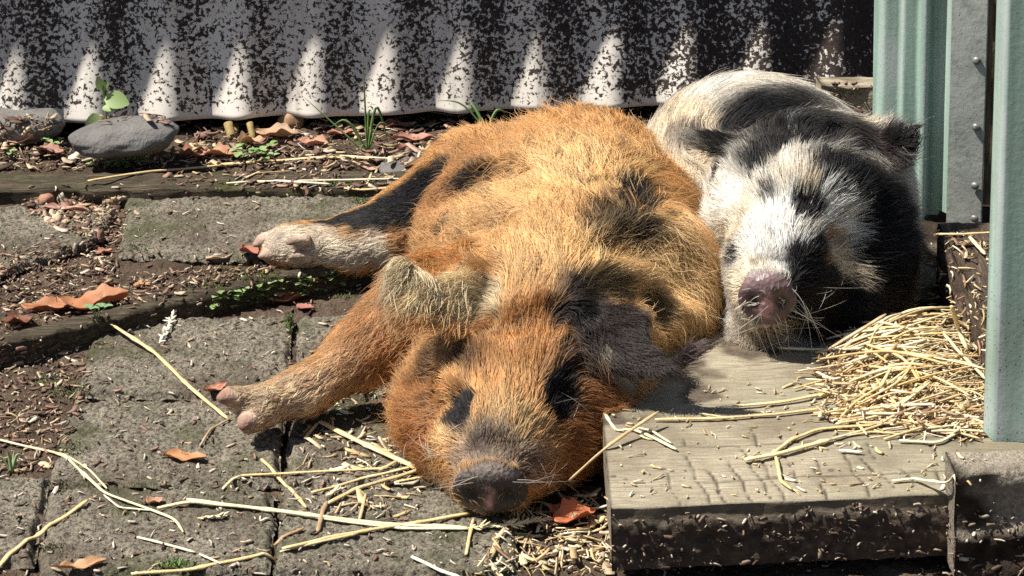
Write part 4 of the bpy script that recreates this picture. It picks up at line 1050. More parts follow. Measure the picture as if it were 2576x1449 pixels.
def piebald_pig():
    sd = SDF((.06, 2.02, -.012), (.40, 2.62, .27), .003)
    sd.ell(B(1880, 2.47, .078), (.092, .100, .076), .03)
    sd.ell(B(1965, 2.42, .076), (.085, .090, .072), .03)
    sd.ell(B(1860, 2.42, .070), (.085, .09, .070), .03)
    sd.ell(B(2030, 2.33, .072), (.068, .070, .064), .03)
    sd.ell(D(2040, 500, 2.245), (.080, .074, .068), .03)
    sd.ell(D(1895, 640, 2.215), (.039, .055, .050), .025)
    sd.ell(D(2140, 655, 2.198), (.049, .060, .064), .025)
    sd.ell(D(2080, 740, 2.165), (.050, .050, .040), .025)
    sd.ell(D(1915, 745, 2.160), (.034, .040, .036), .02)
    sd.chain([D(1990, 600, 2.175), D(1962, 680, 2.125), D(1936, 740, 2.092)], [.050, .039, .0255], .018)
    sd.ell(D(1955, 830, 2.120), (.036, .032, .022), .018)
    sd.ell(D(2045, 480, 2.165), (.04, .03, .03), .02)
    dc = D(1930, 750, 2.063); dn = np.array([-.14, -.93, -.12]); dn /= np.linalg.norm(dn)
    u = np.cross((0, 0, 1), dn); u /= np.linalg.norm(u); w = np.cross(dn, u); AX = np.array([u, dn, w])
    sd.ell(dc, (.0240, .010, .0210), .005, AX)
    sd.ell(dc + w * .0190 - dn * .004, (.020, .006, .0058), .004, AX)
    for sx in (-1, 1): sd.ell(dc + u * sx * .0108 + dn * .009 + w * .001, (.0050, .009, .0052), .002, AX, True)
    sd.ell(dc - w * .0245 - dn * .004, (.013, .008, .007), .004, AX)       # lower lip
    sd.flap([D(1860, 372, 2.27), D(1805, 362, 2.258), D(1765, 358, 2.250), D(1732, 348, 2.246)], [.016, .014, .010, .003], .0034, (-.1, -.35, .93), .010)
    sd.flap([D(2110, 390, 2.262), D(2180, 382, 2.240), D(2238, 380, 2.222), D(2286, 350, 2.216)], [.028, .028, .021, .005], .0034, (.12, -.68, .72), .010)
    sd.smooth(1)
    sd.crease([(1820, 600), (1800, 680), (1820, 780)], .014, .006, .012); sd.crease([(1900, 335), (2000, 318), (2090, 335)], .014, .006, .012)
    sd.dent(1848, 640, .012, .005); sd.dent(2085, 610, .013, .005); sd.bump(1980, 560, .03, .003, .012)
    sd.crease([(1925, 830), (1990, 830), (2050, 805)], .005, .003, .004)
    for yy in (672, 655): sd.crease([(1895, yy + 12), (1940, yy), (1985, yy + 8)], .0026, .0018, .002)
    carve_supports(sd)
    pig = Pig('pig', sd, 'black and white pig asleep behind, snout resting on the wooden step')
    WH, CR_, BR = (.84, .80, .72), (.74, .61, .43), (.36, .21, .10)
    P = []
    # body: white rump with black saddle
    for px, py, r, op in ((1900, 300, 40, .97), (1980, 260, 36, .95), (2060, 260, 34, .9), (2080, 320, 34, .95), (1870, 330, 22, .9), (2150, 300, 20, .8), (1960, 330, 35, .97)): P.append((px, py, r, .35, BLACK, op))
    for px, py, r in ((1720, 260, 34), (1790, 220, 26), (1700, 330, 30), (1850, 200, 16), (1740, 400, 24), (1780, 300, 16)): P.append((px, py, r, .4, CR_ if px < 1790 else WH, .95))
    P += [(1950, 195, 9, .5, WH, .7), (2180, 320, 12, .5, CR_, .8), (2130, 300, 8, .5, WH, .6), (2000, 305, 5, .6, WH, .6), (2210, 345, 10, .5, CR_, .8)]
    # head: black crown and right cheek
    for px, py, r in ((1990, 360, 22), (1930, 380, 20), (2070, 360, 24), (2130, 420, 30), (2200, 480, 34), (2250, 560, 40), (2260, 660, 45), (2200, 740, 40), (2120, 790, 34), (2060, 800, 26), (2290, 740, 40)): P.append((px, py, r, .35, BLACK, .98))
    P += [(1915, 440, 14, .3, BLACK, 1.0), (1928, 478, 10, .3, BLACK, 1.0), (1900, 400, 14, .3, BLACK, 1.0), (1870, 400, 14, .5, BLACK, .8), (1850, 440, 8, .6, (.25, .22, .2), .6)]
    P += [(1980, 440, 7, .5, CR_, .8), (2010, 420, 8, .5, CR_, .8), (2040, 410, 6, .6, CR_, .6), (2000, 480, 13, .5, WH, .85), (1830, 500, 22, .4, WH, .9), (1860, 560, 22, .4, CR_, .7), (1950, 540, 26, .4, WH, .9), (1830, 420, 8, .6, WH, .5), (1890, 620, 22, .4, WH, .9), (1960, 610, 24, .4, (.80, .77, .70), .95)]
    P += [(2110, 510, 13, .4, WH, .85), (2090, 470, 9, .6, WH, .7), (2140, 560, 15, .35, WH, .95), (2125, 530, 15, .4, WH, .9), (2150, 600, 9, .4, WH, .7), (2100, 580, 12, .5, WH, .8), (2080, 560, 12, .5, WH, .8)]
    P += [(2040, 448, 10, .4, CR_, .85), (2075, 485, 9, .4, WH, .85), (2028, 510, 12, .15, BLACK, 1.0, (1, 1.3, 1.2)), (2042, 532, 9, .3, BLACK, 1.0)]
    P += [(1845, 640, 8, .35, BLACK, .95), (1840, 610, 6, .4, BLACK, .9), (1850, 660, 5, .4, BLACK, .9), (1870, 545, 7, .5, BLACK, .5)]
    P += [(2010, 640, 12, .3, BLACK, 1.0), (2045, 670, 14, .35, BLACK, 1.0), (2010, 690, 12, .35, BLACK, .95), (2020, 760, 18, .35, BLACK, .98), (2040, 720, 14, .4, BLACK, .98), (2085, 700, 10, .5, BLACK, .9)]
    P += [(2085, 595, 11, .4, BR, .95), (2110, 600, 8, .4, BR, .8), (2065, 610, 4, .4, BLACK, .9), (2080, 614, 4, .4, BLACK, .9), (2095, 620, 4, .4, BLACK, .9), (2085, 632, 5, .5, (.42, .28, .17), .8), (2105, 640, 13, .3, CR_, .95), (2135, 668, 13, .3, CR_, .95), (2085, 650, 7, .4, BR, .9), (2165, 695, 9, .4, CR_, .9)]
    P += [(1870, 700, 22, .4, CR_, .8), (1850, 790, 22, .4, WH, .8), (1890, 830, 22, .4, (.50, .40, .27), .8), (1950, 850, 22, .4, (.26, .20, .13), .7), (1830, 580, 14, .5, CR_, .6)]
    P += [(1800, 345, 24, .35, DARK, .95), (1740, 335, 18, .35, (.07, .05, .045), .9), (1705, 320, 12, .4, (.20, .15, .11), .8), (1790, 420, 14, .5, CR_, .8), (1770, 385, 8, .5, CR_, .7)]
    P += [(2190, 355, 26, .3, DARK, .98), (2250, 365, 24, .3, DARK, .98), (2290, 340, 16, .3, BLACK, .98), (2190, 395, 6, .5, (.5, .44, .36), .85), (2215, 408, 6, .5, (.5, .44, .36), .85), (2235, 418, 5, .5, (.42, .37, .30), .8)]
    pig.patches(P, (.62, .56, .46))
    G = []
    def g(*r): G.append(r)
    g(1930, 690, -.1, -1, 3, .3, .3); g(1970, 640, .1, -1, 5, .3, .2); g(1930, 640, -.2, -1, 6, .3, .2); g(1980, 580, .05, -1, 11, .4, .2); g(1920, 570, -.35, -.95, 13, .45, .25); g(2040, 580, .5, -.9, 14, .45, .25); g(1870, 600, -.6, -.7, 14, .4, .3)
    g(1980, 500, .02, -1, 20, .45, .22); g(1910, 480, -.25, -1, 22, .5, .25); g(2050, 500, .3, -1, 22, .45, .22); g(2100, 520, .75, -.6, 24, .5, .25); g(1840, 500, -.65, -.75, 20, .45, .35)
    g(1990, 400, .05, -1, 30, .45, .2); g(1920, 400, -.1, -1, 28, .45, .25); g(2070, 410, .3, -1, 30, .45, .25); g(2130, 440, .6, -.8, 30, .45, .3); g(1860, 420, -.4, -.9, 24, .45, .3); g(2000, 340, .1, -1, 26, .3, .3); g(2080, 340, .3, -.9, 26, .3, .3)
    g(2200, 520, .9, -.3, 30, .45, .3); g(2260, 600, 1, -.1, 30, .5, .4); g(2180, 620, .95, .1, 28, .4, .3); g(2250, 700, .9, .4, 28, .4, .4); g(2140, 680, .85, .5, 24, .4, .35); g(2180, 780, .6, .75, 26, .4, .5); g(2100, 780, .6, .7, 26, .5, .5); g(2050, 700, .8, .2, 12, .35, .3); g(2020, 770, .8, .5, 18, .5, .5)
    g(2080, 618, .8, .3, 5, .3, .4); g(2090, 590, .8, -.1, 14, .5, .5); g(1840, 660, -.6, .5, 14, .4, .5); g(1860, 730, -.7, .5, 16, .35, .4); g(1850, 800, -.4, .9, 20, .4, .4); g(1900, 850, -.2, 1, 22, .5, .5); g(1970, 860, .2, 1, 20, .5, .5); g(2050, 840, .5, .9, 24, .5, .5); g(1820, 560, -.8, .2, 18, .4, .5)
    g(1720, 280, .45, -.9, 30, .15, .25); g(1800, 210, .85, -.5, 32, .15, .25); g(1700, 360, .2, -1, 26, .2, .3); g(1880, 200, .95, .05, 34, .15, .25); g(1860, 280, .8, -.55, 32, .15, .25); g(1950, 220, .95, .25, 34, .18, .25); g(2030, 240, .85, .5, 36, .22, .3); g(2100, 300, .85, .5, 34, .35, .5); g(2180, 330, .8, .4, 32, .45, .6); g(1960, 290, .9, -.2, 32, .15, .25); g(2060, 300, .9, .2, 30, .2, .3); g(1750, 450, -.2, -1, 24, .25, .4)
    g(1830, 365, -.8, -.1, 11, .3, .4); g(1780, 355, -.9, -.15, 10, .3, .45); g(1735, 347, -.8, -.5, 12, .4, .6); g(1790, 390, -.6, .7, 16, .4, .5)
    g(2150, 370, .8, -.1, 18, .35, .4); g(2220, 360, .9, -.2, 16, .4, .45); g(2285, 340, .5, -.9, 18, .6, .6); g(2200, 400, .7, .7, 20, .35, .4); g(2260, 390, .9, .4, 18, .45, .5)
    pig.guides(G)
    def nose(p):
        q = (p - dc) @ AX.T; return (1 - sstep(.9, 1.08, np.linalg.norm(q / (.0248, .016, .0228), axis=1))), q
    def skin(p):
        c = pig.pattern(p) * .45 + np.array([.02, .014, .012]); k, q = nose(p)
        nc = np.tile(np.array([.105, .066, .066]), (len(p), 1)) * (1 + .35 * vnoise(p, 160, 5))[:, None]
        pk = (1 - sstep(.3, 1.15, np.hypot(q[:, 0] / .0055, (q[:, 2] + .002) / .012) + .7 * vnoise(p, 260, 2)))
        nc = nc + (np.array([.60, .32, .33]) - nc) * (pk * .85)[:, None]
        hole = (1 - sstep(.7, 1.2, np.hypot((np.abs(q[:, 0]) - .0108) / .0050, (q[:, 2] - .001) / .0054))) * (q[:, 1] > -.005); nc = nc * (1 - .88 * hole[:, None])
        rim = sstep(.008, .016, q[:, 2]); nc = nc + (np.array([.24, .15, .15]) - nc) * (rim * .7)[:, None]
        c = c + (nc - c) * k[:, None]
        return np.clip(c, .004, .9), .75 - .33 * k
    pig.build_body(skin)
    def keep(c, n):
        k, q = nose(c); bot = sstep(-.75, -.3, n[:, 2])
        return (1 - k * .95) * (.15 + .85 * bot) + 1e-6
    pig.fur('coat', FUR_N[1], 23, keep, 8, .00023, .7, .34, floor_z, .6)
    pig.fur('guard_hair', 2800, 24, keep, 9, .00018, .15, .3, floor_z, .5, 1.45, 1.3, 1.3, 1.05)
    pig.whiskers([(1870, 800, -.8, .6, 40, .4, 16), (2010, 780, 1, .3, 48, .4, 22), (1960, 850, .2, 1, 36, .5, 12), (2110, 600, 1, -.1, 34, .4, 4), (2070, 720, 1, .1, 42, .4, 5), (1845, 650, -.8, .2, 26, .4, 6)], (.62, .56, .48), 5)
    # tip of the tongue
    tp = D(1927, 812, 2.066); v, f = tube([tp + (0, .012, .001), tp + (0, .004, .0), tp + (0, -.002, -.001), tp + (0, -.0045, -.002)], [.0042, .0044, .0036, .0012], 10, .45)
    o = mesh_obj('tongue', v, f, M['skin'], pig.root, True, {'tint': np.tile((.72, .40, .40), (len(v), 1)), 'rough': np.full(len(v), .35)}); o.matrix_parent_inverse = Matrix.Translation(-pig.root.location)
    print('guide misses', pig.misses, 'verts', len(pig.V))
    return pig
FUR_N = (125000, 85000)
brown_pig()
piebald_pig()
# ================================================================== LITTER, STRAW, LEAVES, WEEDS
def surface_bvh():
    V, F, n = [], [], 0
    for o in scene.objects:
        if o.type == 'MESH' and o.parent is None and o.name.split('.')[0] in ('ground', 'paver', 'edging_sleeper', 'edging_board', 'wooden_step', 'timber_block', 'floor_board', 'side_board', 'river_stone', 'weathered_beam'):
            me = o.data; v = np.empty(len(me.vertices) * 3); me.vertices.foreach_get('co', v); v = v.reshape(-1, 3) + np.array(o.location)
            V.append(v); F += [tuple(i + n for i in p.vertices) for p in me.polygons]; n += len(v)
    return BVHTree.FromPolygons([Vector(x) for x in np.vstack(V)], F)
SURF = surface_bvh()
def drop(x, y, z0=.16):
    r = SURF.ray_cast(Vector((x, y, z0)), Vector((0, 0, -1)), .5)
    return (r[0].z, np.array(r[1])) if r[0] is not None else (0.0, np.array([0, 0, 1.]))
def look(px, py):                # where the photo's pixel meets the ground, paver or step
    r = SURF.ray_cast(Vector(CT), Vector(ray(px, py)), 10)
    return np.array(r[0]) if r[0] is not None else U(px, py, 0)
SR = random.Random(11)
STRAWS = [(.66, .47, .20), (.60, .40, .15), (.72, .58, .32), (.46, .28, .10), (.76, .66, .44), (.56, .42, .20)]
def poly(ctrl, n):
    c = np.asarray(ctrl, float); d = np.r_[0, np.cumsum(np.linalg.norm(np.diff(c, axis=0), axis=1))]; t = np.linspace(0, d[-1], n)
    o = np.stack([np.interp(t, d, c[:, k]) for k in range(3)], -1)
    for _ in range(2): o[1:-1] = .25 * o[:-2] + .5 * o[1:-1] + .25 * o[2:]
    return o
def straw_mesh(c, r, tint, nodes=True, flat=.7):
    """stalk with swollen joints and a slight split end"""
    n = max(8, int(np.linalg.norm(np.diff(c, axis=0), axis=1).sum() / .004)); c = spline(c, n)
    t = np.linspace(0, 1, n); rad = r * (1 + .10 * np.sin(t * 23 + SR.random() * 6))
    L = np.linalg.norm(np.diff(c, axis=0), axis=1).sum()
    if nodes and L > .04:
        for k in range(max(1, int(L / .065))):
            q = SR.uniform(.15, .9); rad = rad + r * .45 * np.exp(-((t - q) / .02) ** 2)
    rad = rad * np.interp(t, [0, .03, .96, 1], [.75, 1, 1, .6])
    c = c + .0003 * np.stack([vnoise(c, 60, 3), vnoise(c, 60, 4), vnoise(c, 60, 5) * .5], -1)
    mb = MB(); v, f = tube(c, rad, 7, flat); mb.add(v, f, tint); return mb
def stalk(px, r, tint, label, lift=None, group='loose straw stalks', flat=.55):
    pts = []
    for i, p in enumerate(px):
        q = look(p[0], p[1]); q[2] += r * .7 + .0012
        if len(p) > 2: q = U(p[0], p[1], p[2])
        pts.append(q)
    c = poly(pts, max(16, len(pts) * 9))
    for i in range(len(c)):
        z = drop(c[i, 0], c[i, 1], c[i, 2] + .03)[0]; c[i, 2] = max(c[i, 2], z + r * .55)
    # a stalk is stiff: take out the small ups and downs
    zz = c[:, 2].copy()
    for _ in range(10): zz[1:-1] = np.maximum(.25 * zz[:-2] + .5 * zz[1:-1] + .25 * zz[2:], c[1:-1, 2] - .0006)
    c[:, 2] = zz
    o = straw_mesh(c, r, tint, True, flat).build('straw_stalk', M['straw'])
    tag(o, label, 'straw', group); return o
A, Bc, Cc, Dc, Ec, Fc = STRAWS
BROWN = (.30, .17, .075)
stalk([(222, 455, .016), (350, 440), (560, 424), (700, 412), (962, 407)], .0021, A, 'long golden stalk lying along the back timber, its thick end by the river stone')
stalk([(570, 466), (800, 459), (1012, 455)], .0014, Ec, 'long pale stalk across the top edge of the mossy paver, just below the golden one')
stalk([(690, 460), (760, 464), (832, 469)], .0017, (.80, .74, .58), 'short whitish straw flake beside the long pale stalk on the back paver')
stalk([(866, 488), (985, 477)], .0016, A, 'short golden straw ending against the black hind leg')
stalk([(922, 497), (951, 424)], .0011, Fc, 'thin straw crossing the pale stalks next to the black hind leg')
stalk([(752, 395), (870, 398), (1002, 404)], .0013, Ec, 'pale straw on the leaf litter right behind the back timber')
stalk([(620, 452), (655, 436)], .0013, Cc, 'stubby straw piece standing off the back timber below the long golden stalk')
stalk([(640, 440), (735, 434)], .0009, Dc, 'thin tan straw lying on the back timber beneath the golden stalk')
stalk([(280, 822), (390, 893), (482, 985), (574, 1060)], .0018, A, 'long straight golden stalk running from the clover down to the front hoof')
stalk([(584, 1056), (530, 1085), (502, 1128)], .0011, BROWN, 'thin dark twig bent below the front hoof')
stalk([(-20, 1108), (140, 1146), (215, 1200), (262, 1246), (400, 1296), (440, 1312), (462, 1345)], .0013, (.66, .56, .34), 'long thin pale stalk bending across the bottom left pavers')
stalk([(130, 1140), (225, 1185), (270, 1235)], .0009, Cc, 'fine split sliver alongside the thin pale bent stalk')
stalk([(-10, 1442), (110, 1354), (221, 1266)], .0020, A, 'stout golden stalk slanting up from the bottom left corner')
stalk([(396, 1286), (480, 1268), (620, 1284), (800, 1306), (960, 1326), (1180, 1337)], .0021, (.78, .66, .36), 'longest split straw, pale yellow, in front of the brown pig\'s snout')
stalk([(470, 1262), (640, 1284), (820, 1312), (1010, 1336), (1180, 1338)], .0015, (.80, .72, .46), 'pale half of the longest split straw, lying along its upper side')
stalk([(385, 1290), (300, 1282), (262, 1250)], .0009, Ec, 'hair-thin straw leading left from the longest split straw')
stalk([(712, 1389), (830, 1360), (960, 1336), (1080, 1318), (1182, 1299)], .0020, A, 'curved golden stalk running up to just under the brown pig\'s snout')
stalk([(705, 1396), (760, 1380), (900, 1350)], .0016, Fc, 'flattened straw piece along the left end of the curved golden stalk')
stalk([(606, 1203), (760, 1195), (975, 1184)], .0014, A, 'straight golden straw pointing at the brown pig\'s left cheek')
stalk([(606, 1203), (584, 1213), (560, 1238)], .0014, Cc, 'short snapped end hanging off the straight golden straw')
stalk([(658, 1162), (712, 1222), (770, 1284)], .0015, A, 'straw slanting down across the straight golden one')
stalk([(806, 1070), (920, 1128), (1010, 1168), (1078, 1200)], .0026, (.72, .52, .24), 'broadest flat stalk with a joint, from the leg\'s shadow to the brown pig\'s chin', .0, 'loose straw stalks', .5)
stalk([(784, 1246), (900, 1216), (1042, 1180)], .0016, A, 'upper straw of the bundle pointing left from the brown pig\'s chin')
stalk([(822, 1276), (900, 1236), (1000, 1208), (1062, 1188)], .0021, Fc, 'thick middle straw of the bundle by the brown pig\'s chin, its left end bent down')
stalk([(960, 1226), (1020, 1214), (1086, 1202)], .0013, A, 'short lower straw of the bundle by the brown pig\'s chin')
stalk([(766, 1110), (800, 1070)], .0014, Cc, 'short straw standing off the top of the broad flat stalk')
stalk([(800, 1345), (812, 1290), (824, 1268)], .0017, BROWN, 'short brown straw crossing under the longest split straw')
stalk([(905, 1312), (920, 1248)], .0013, Fc, 'short tan straw between the chin bundle and the longest split straw')
stalk([(690, 1380), (766, 1334)], .0017, (.36, .21, .10), 'stubby brown straw left of the curved golden stalk')
stalk([(346, 1357), (420, 1376), (492, 1396)], .0013, Ec, 'pale straw on the lower left pavers')
stalk([(502, 1400), (556, 1424)], .0011, Ec, 'short pale straw in line with the one on the lower left pavers')
stalk([(330, 1452), (500, 1441), (692, 1416)], .0020, A, 'golden stalk along the bottom edge of the photo')
stalk([(1172, 1402), (1190, 1312)], .0013, A, 'upright thin straw below the brown pig\'s snout')
stalk([(1036, 1408), (1100, 1440), (1160, 1460)], .0017, (.80, .74, .56), 'whitish flat straw at the bottom edge, right of centre')
stalk([(1432, 1208, .022), (1530, 1120, .054), (1656, 1036, .062)], .0017, (.52, .36, .17), 'brownish stalk leaning over the left corner of the wooden step')
stalk([(1516, 1112), (1552, 1088), (1622, 1084)], .0013, Ec, 'pale straw at the step\'s left corner, bent over the edge')
stalk([(1592, 1086), (1650, 1110), (1702, 1138)], .0015, (.80, .70, .44), 'pale flat straw beside the step\'s left corner, lower of two')
stalk([(1602, 1082), (1640, 1090), (1690, 1122)], .0012, Ec, 'pale flat straw beside the step\'s left corner, upper of two')
stalk([(1648, 1062), (1800, 1060), (1960, 1048), (2070, 1034)], .0016, A, 'long straw from the pig\'s shadow across the middle of the step')
stalk([(1842, 1030), (1960, 1020), (2110, 992), (2240, 962)], .0018, (.74, .54, .24), 'long golden stalk leading into the straw heap from the left')
stalk([(1760, 1046), (1850, 1060)], .0011, Fc, 'thin straw end sticking out of the ear\'s shadow on the step')
stalk([(1872, 1166), (1960, 1150), (2092, 1114)], .0023, (.78, .60, .30), 'thick split stalk at the front of the step')
stalk([(1942, 1150), (1992, 1112), (2060, 1086), (2200, 1076)], .0016, A, 'bent straw rising off the thick split stalk on the step')
stalk([(1950, 1154), (2090, 1112), (2170, 1090), (2260, 1060)], .0014, Fc, 'tan straw running right from the thick split stalk')
stalk([(1952, 1156), (1964, 1216), (1992, 1238)], .0014, A, 'straw hanging down toward the step\'s front edge from the thick stalk')
stalk([(2244, 1217), (2300, 1212), (2408, 1226)], .0014, Ec, 'pale wavy straw near the step\'s front edge by the timber block')
stalk([(2262, 1115), (2362, 1121), (2476, 1058)], .0016, Ec, 'pale kinked straw in front of the heap, by the green panel\'s foot')
stalk([(2130, 1080), (2140, 1050), (2180, 1100)], .0012, A, 'kinked straw looped on the step in front of the heap')
stalk([(2100, 1108), (2190, 1092), (2290, 1100)], .0010, Fc, 'fine straw across the loop in front of the heap')
stalk([(2112, 1140), (2170, 1145)], .0016, (.82, .76, .58), 'stubby white straw chip standing in front of the heap')
stalk([(2310, 590, .1), (2420, 588, .105), (2505, 584, .105)], .0013, A, 'straw lying across the far end of the brown side board')
stalk([(2440, 596, .106), (2478, 640, .103)], .0018, Cc, 'short thick straw on top of the side board')
stalk([(2150, 865, .056), (2050, 890, .054), (2090, 875, .062), (2230, 790, .085)], .0020, (.42, .27, .12), 'brown stalk along the back edge of the heap, beside the black chin')
stalk([(2394, 770, .125), (2412, 830, .1), (2434, 880, .09)], .0019, (.78, .60, .28), 'golden stalk leaning on the side board at the back of the heap')

# ---- the heap in the corner
POLY = [(2095, 880), (2235, 800), (2330, 785), (2392, 800), (2440, 880), (2492, 1040), (2486, 1085), (2300, 1080), (2130, 1050), (2095, 960)]
def inside(px, py, poly):
    r = False; j = len(poly) - 1
    for i in range(len(poly)):
        (a, b), (c, d) = poly[i], poly[j]
        if (b > py) != (d > py) and px < (c - a) * (py - b) / (d - b) + a: r = not r
        j = i
    return r
HC = U(2330, 930, .05)
def heap_h(x, y):
    d = math.hypot((x - HC[0] - .012) / .075, (y - HC[1] - .01) / .13)
    return .015 * max(0, 1 - d * d)
def heap_straw(r, cap):
    while True:
        px, py = SR.uniform(2060, 2500), SR.uniform(770, 1095)
        if inside(px, py, POLY): break
    p = U(px, py, .055); L = SR.uniform(.014, .062) if not cap else SR.uniform(.035, .095); a = SR.gauss(.2, .45) if SR.random() < .55 else SR.uniform(-1.5, 1.5)
    d = np.array([math.cos(a), math.sin(a), 0]) * L / 2; bend = np.array([-d[1], d[0], 0]) * SR.uniform(-.25, .25)
    pts = []
    for k, q in ((-1, p - d), (0, p + bend), (1, p + d)):
        x = min(q[0], xb - .002); z = STEP_Z + heap_h(x, q[1]) * (1 if cap else SR.uniform(.3, 1)) + r * (1.2 if cap else .8) + (SR.uniform(0, .005) if cap else 0)
        if q[1] < S_FL[1]: z = STEP_Z + r
        pts.append((x, q[1], z))
    return pts
mb = MB()
for k in range(700):
    r = SR.uniform(.0004, .0010); c = spline(heap_straw(r, False), 5); v, f = tube(c, r, 5, .6)
    t = np.array(SR.choice(STRAWS + [(.30, .18, .08)])) * SR.uniform(.45, 1.15); mb.add(v, f, t)
tag(mb.build('straw_heap', M['straw']), 'heap of broken golden straw in the corner of the step', 'straw heap', None, 'stuff')
for k in range(80):
    r = SR.uniform(.0007, .0014); o = straw_mesh(spline(heap_straw(r, True), 9), r, np.array(SR.choice(STRAWS)) * SR.uniform(.85, 1.15)).build('straw_stalk', M['straw'])
    tag(o, 'golden straw lying loose on top of the heap in the step\'s corner', 'straw', 'straws on top of the heap')

# ---- small litter
LIT = [(.42, .29, .21), (.27, .165, .12), (.52, .40, .28), (.62, .54, .42), (.17, .10, .07), (.33, .19, .14), (.09, .06, .045), (.45, .33, .19), (.20, .12, .09), (.55, .42, .25), (.12, .08, .06), (.24, .17, .12)]
def flake(mb, p, n, L, W, a, tint, curl=.25, thick=.0005):
    t = np.array([math.cos(a), math.sin(a), 0]); t = t - n * (t @ n); t /= np.linalg.norm(t); s = np.cross(n, t)
    k1, k2 = SR.uniform(-curl, curl), SR.uniform(-.2, .2); V = []
    for u in (-1, -.4, .35, 1):
        for sg in (-1, 1):
            w = SR.uniform(.25, 1.1) if abs(u) == 1 else SR.uniform(.7, 1.2)
            q = p + t * (u + SR.uniform(-.18, .18)) * L / 2 + s * (sg * w * W / 2 + k2 * W * u) + n * (abs(k1) * L * u * u * .5 + thick * 2 + SR.uniform(0, .0007))
            V.append(q)
    V = np.array(V); V2 = V - n * thick * 2
    f = [(0, 1, 3, 2), (2, 3, 5, 4), (4, 5, 7, 6)]; g = [tuple(i + 8 for i in q[::-1]) for q in f]
    mb.add(np.vstack([V, V2]), f + g + [(0, 2, 10, 8), (2, 4, 12, 10), (4, 6, 14, 12), (3, 1, 9, 11), (5, 3, 11, 13), (7, 5, 13, 15), (1, 0, 8, 9), (6, 7, 15, 14)], tint)
def scatter(mb, poly, count, lo, hi, pal=LIT, stick=.3, aspect=(.2, .6), curl=.3, lift=0.0):
    xs = [p[0] for p in poly]; ys = [p[1] for p in poly]; k = 0
    while k < count:
        px, py = SR.uniform(min(xs), max(xs)), SR.uniform(min(ys), max(ys))
        if not inside(px, py, poly): continue
        k += 1
        if ((px - 312) / 150) ** 2 + ((py - 352) / 62) ** 2 < 1 and not (py < 318 and SR.random() < .5): continue
        r = SURF.ray_cast(Vector(CT), Vector(ray(px, py)), 10)
        if r[0] is None: continue
        p, n = np.array(r[0]), np.array(r[1])
        if n[2] < 0: n = -n
        if n[2] > .5: n = n * .35 + np.array([SR.gauss(0, .12), SR.gauss(0, .12), .75]); n /= np.linalg.norm(n)
        L = lo + (hi - lo) * SR.random() ** 2.2; t = np.array(SR.choice(pal)) * SR.uniform(.75, 1.2)
        p = p + np.array([0, 0, SR.uniform(0, lift)])
        if SR.random() < stick:
            a = SR.uniform(0, 3.14); d = np.array([math.cos(a), math.sin(a), SR.uniform(-.08, .16)]) * L * .9; r_ = SR.uniform(.0004, .0010)
            v, f = tube(np.array([p - d / 2, p + np.array([0, 0, .001]) + d * .05, p + d / 2 + np.array([SR.gauss(0, .001), SR.gauss(0, .001), .0008])]) + n * r_, r_, 4, .8); mb.add(v, f, t)
        else: flake(mb, p, n, L, L * SR.uniform(*aspect), SR.uniform(0, 6.28), t, curl)
mb = MB()
scatter(mb, [(-20, 300), (900, 285), (1700, 250), (1700, 330), (1100, 425), (-20, 432)], 2100, .002, .022, LIT, .55, (.12, .5), .4, .005)
scatter(mb, [(-20, 640), (280, 600), (330, 520), (300, 700), (760, 660), (600, 715), (-20, 840)], 950, .0012, .012, LIT, .55, (.12, .45), .3, .003)
scatter(mb, [(40, 500), (310, 490), (290, 610), (150, 580)], 420, .003, .016, LIT, .3)
scatter(mb, [(-20, 880), (210, 850), (230, 1000), (130, 1190), (-20, 1190)], 480, .0015, .014, LIT, .5, (.12, .45))
scatter(mb, [(-20, 470), (1020, 440), (960, 700), (1060, 1300), (1500, 1449), (-20, 1449)], 1300, .0015, .010, LIT + [(.62, .54, .42)] * 3, .5, (.12, .4), .15)
scatter(mb, [(300, 420), (1060, 420), (1000, 480), (500, 480)], 220, .003, .013, LIT, .4)
tag(mb.build('leaf_litter', M['litter']), 'crumbled leaves and bark lying between and over the pavers', 'leaf litter', None, 'stuff')
mb = MB(); CH = [(.76, .64, .40), (.70, .54, .28), (.82, .74, .56), (.55, .40, .20), (.60, .46, .30)]
scatter(mb, [(1290, 1300), (1530, 1240), (1545, 1449), (1200, 1449)], 330, .003, .026, CH + [(.3, .18, .11)], .6, (.1, .3), .3, .004)
scatter(mb, [(760, 1040), (1040, 940), (1060, 1120), (1060, 1300), (750, 1300)], 190, .003, .022, CH, .6, (.1, .3))
scatter(mb, [(1540, 1000), (2480, 900), (2480, 1230), (1560, 1270)], 260, .0015, .011, CH, .6, (.12, .35))
scatter(mb, [(2060, 860), (2500, 780), (2500, 1110), (2060, 1060)], 750, .002, .016, CH + [(.34, .21, .12)] * 3, .45, (.15, .4), .3, .008)
scatter(mb, [(2330, 585), (2505, 575), (2505, 760), (2330, 780)], 110, .003, .018, CH + [(.3, .18, .11)] * 3, .5, (.1, .3), .3, .004)
tag(mb.build('straw_chaff', M['litter']), 'short straw chaff strewn around the step', 'chaff', None, 'stuff')
mb = MB()
scatter(mb, [(1530, 1290), (2420, 1255), (2580, 1260), (2580, 1449), (1530, 1449)], 430, .001, .0085, [(.40, .33, .25), (.55, .48, .37), (.26, .19, .13), (.30, .21, .15), (.14, .09, .06), (.09, .06, .045), (.07, .05, .035)], .45, (.12, .4), .2)
scatter(mb, [(2060, 210), (2200, 210), (2200, 300), (2100, 300)], 60, .002, .010, LIT, .4)
tag(mb.build('mud_chips', M['litter']), 'wood chips and seed husks stuck in the mud of the step\'s front', 'chips', None, 'stuff')

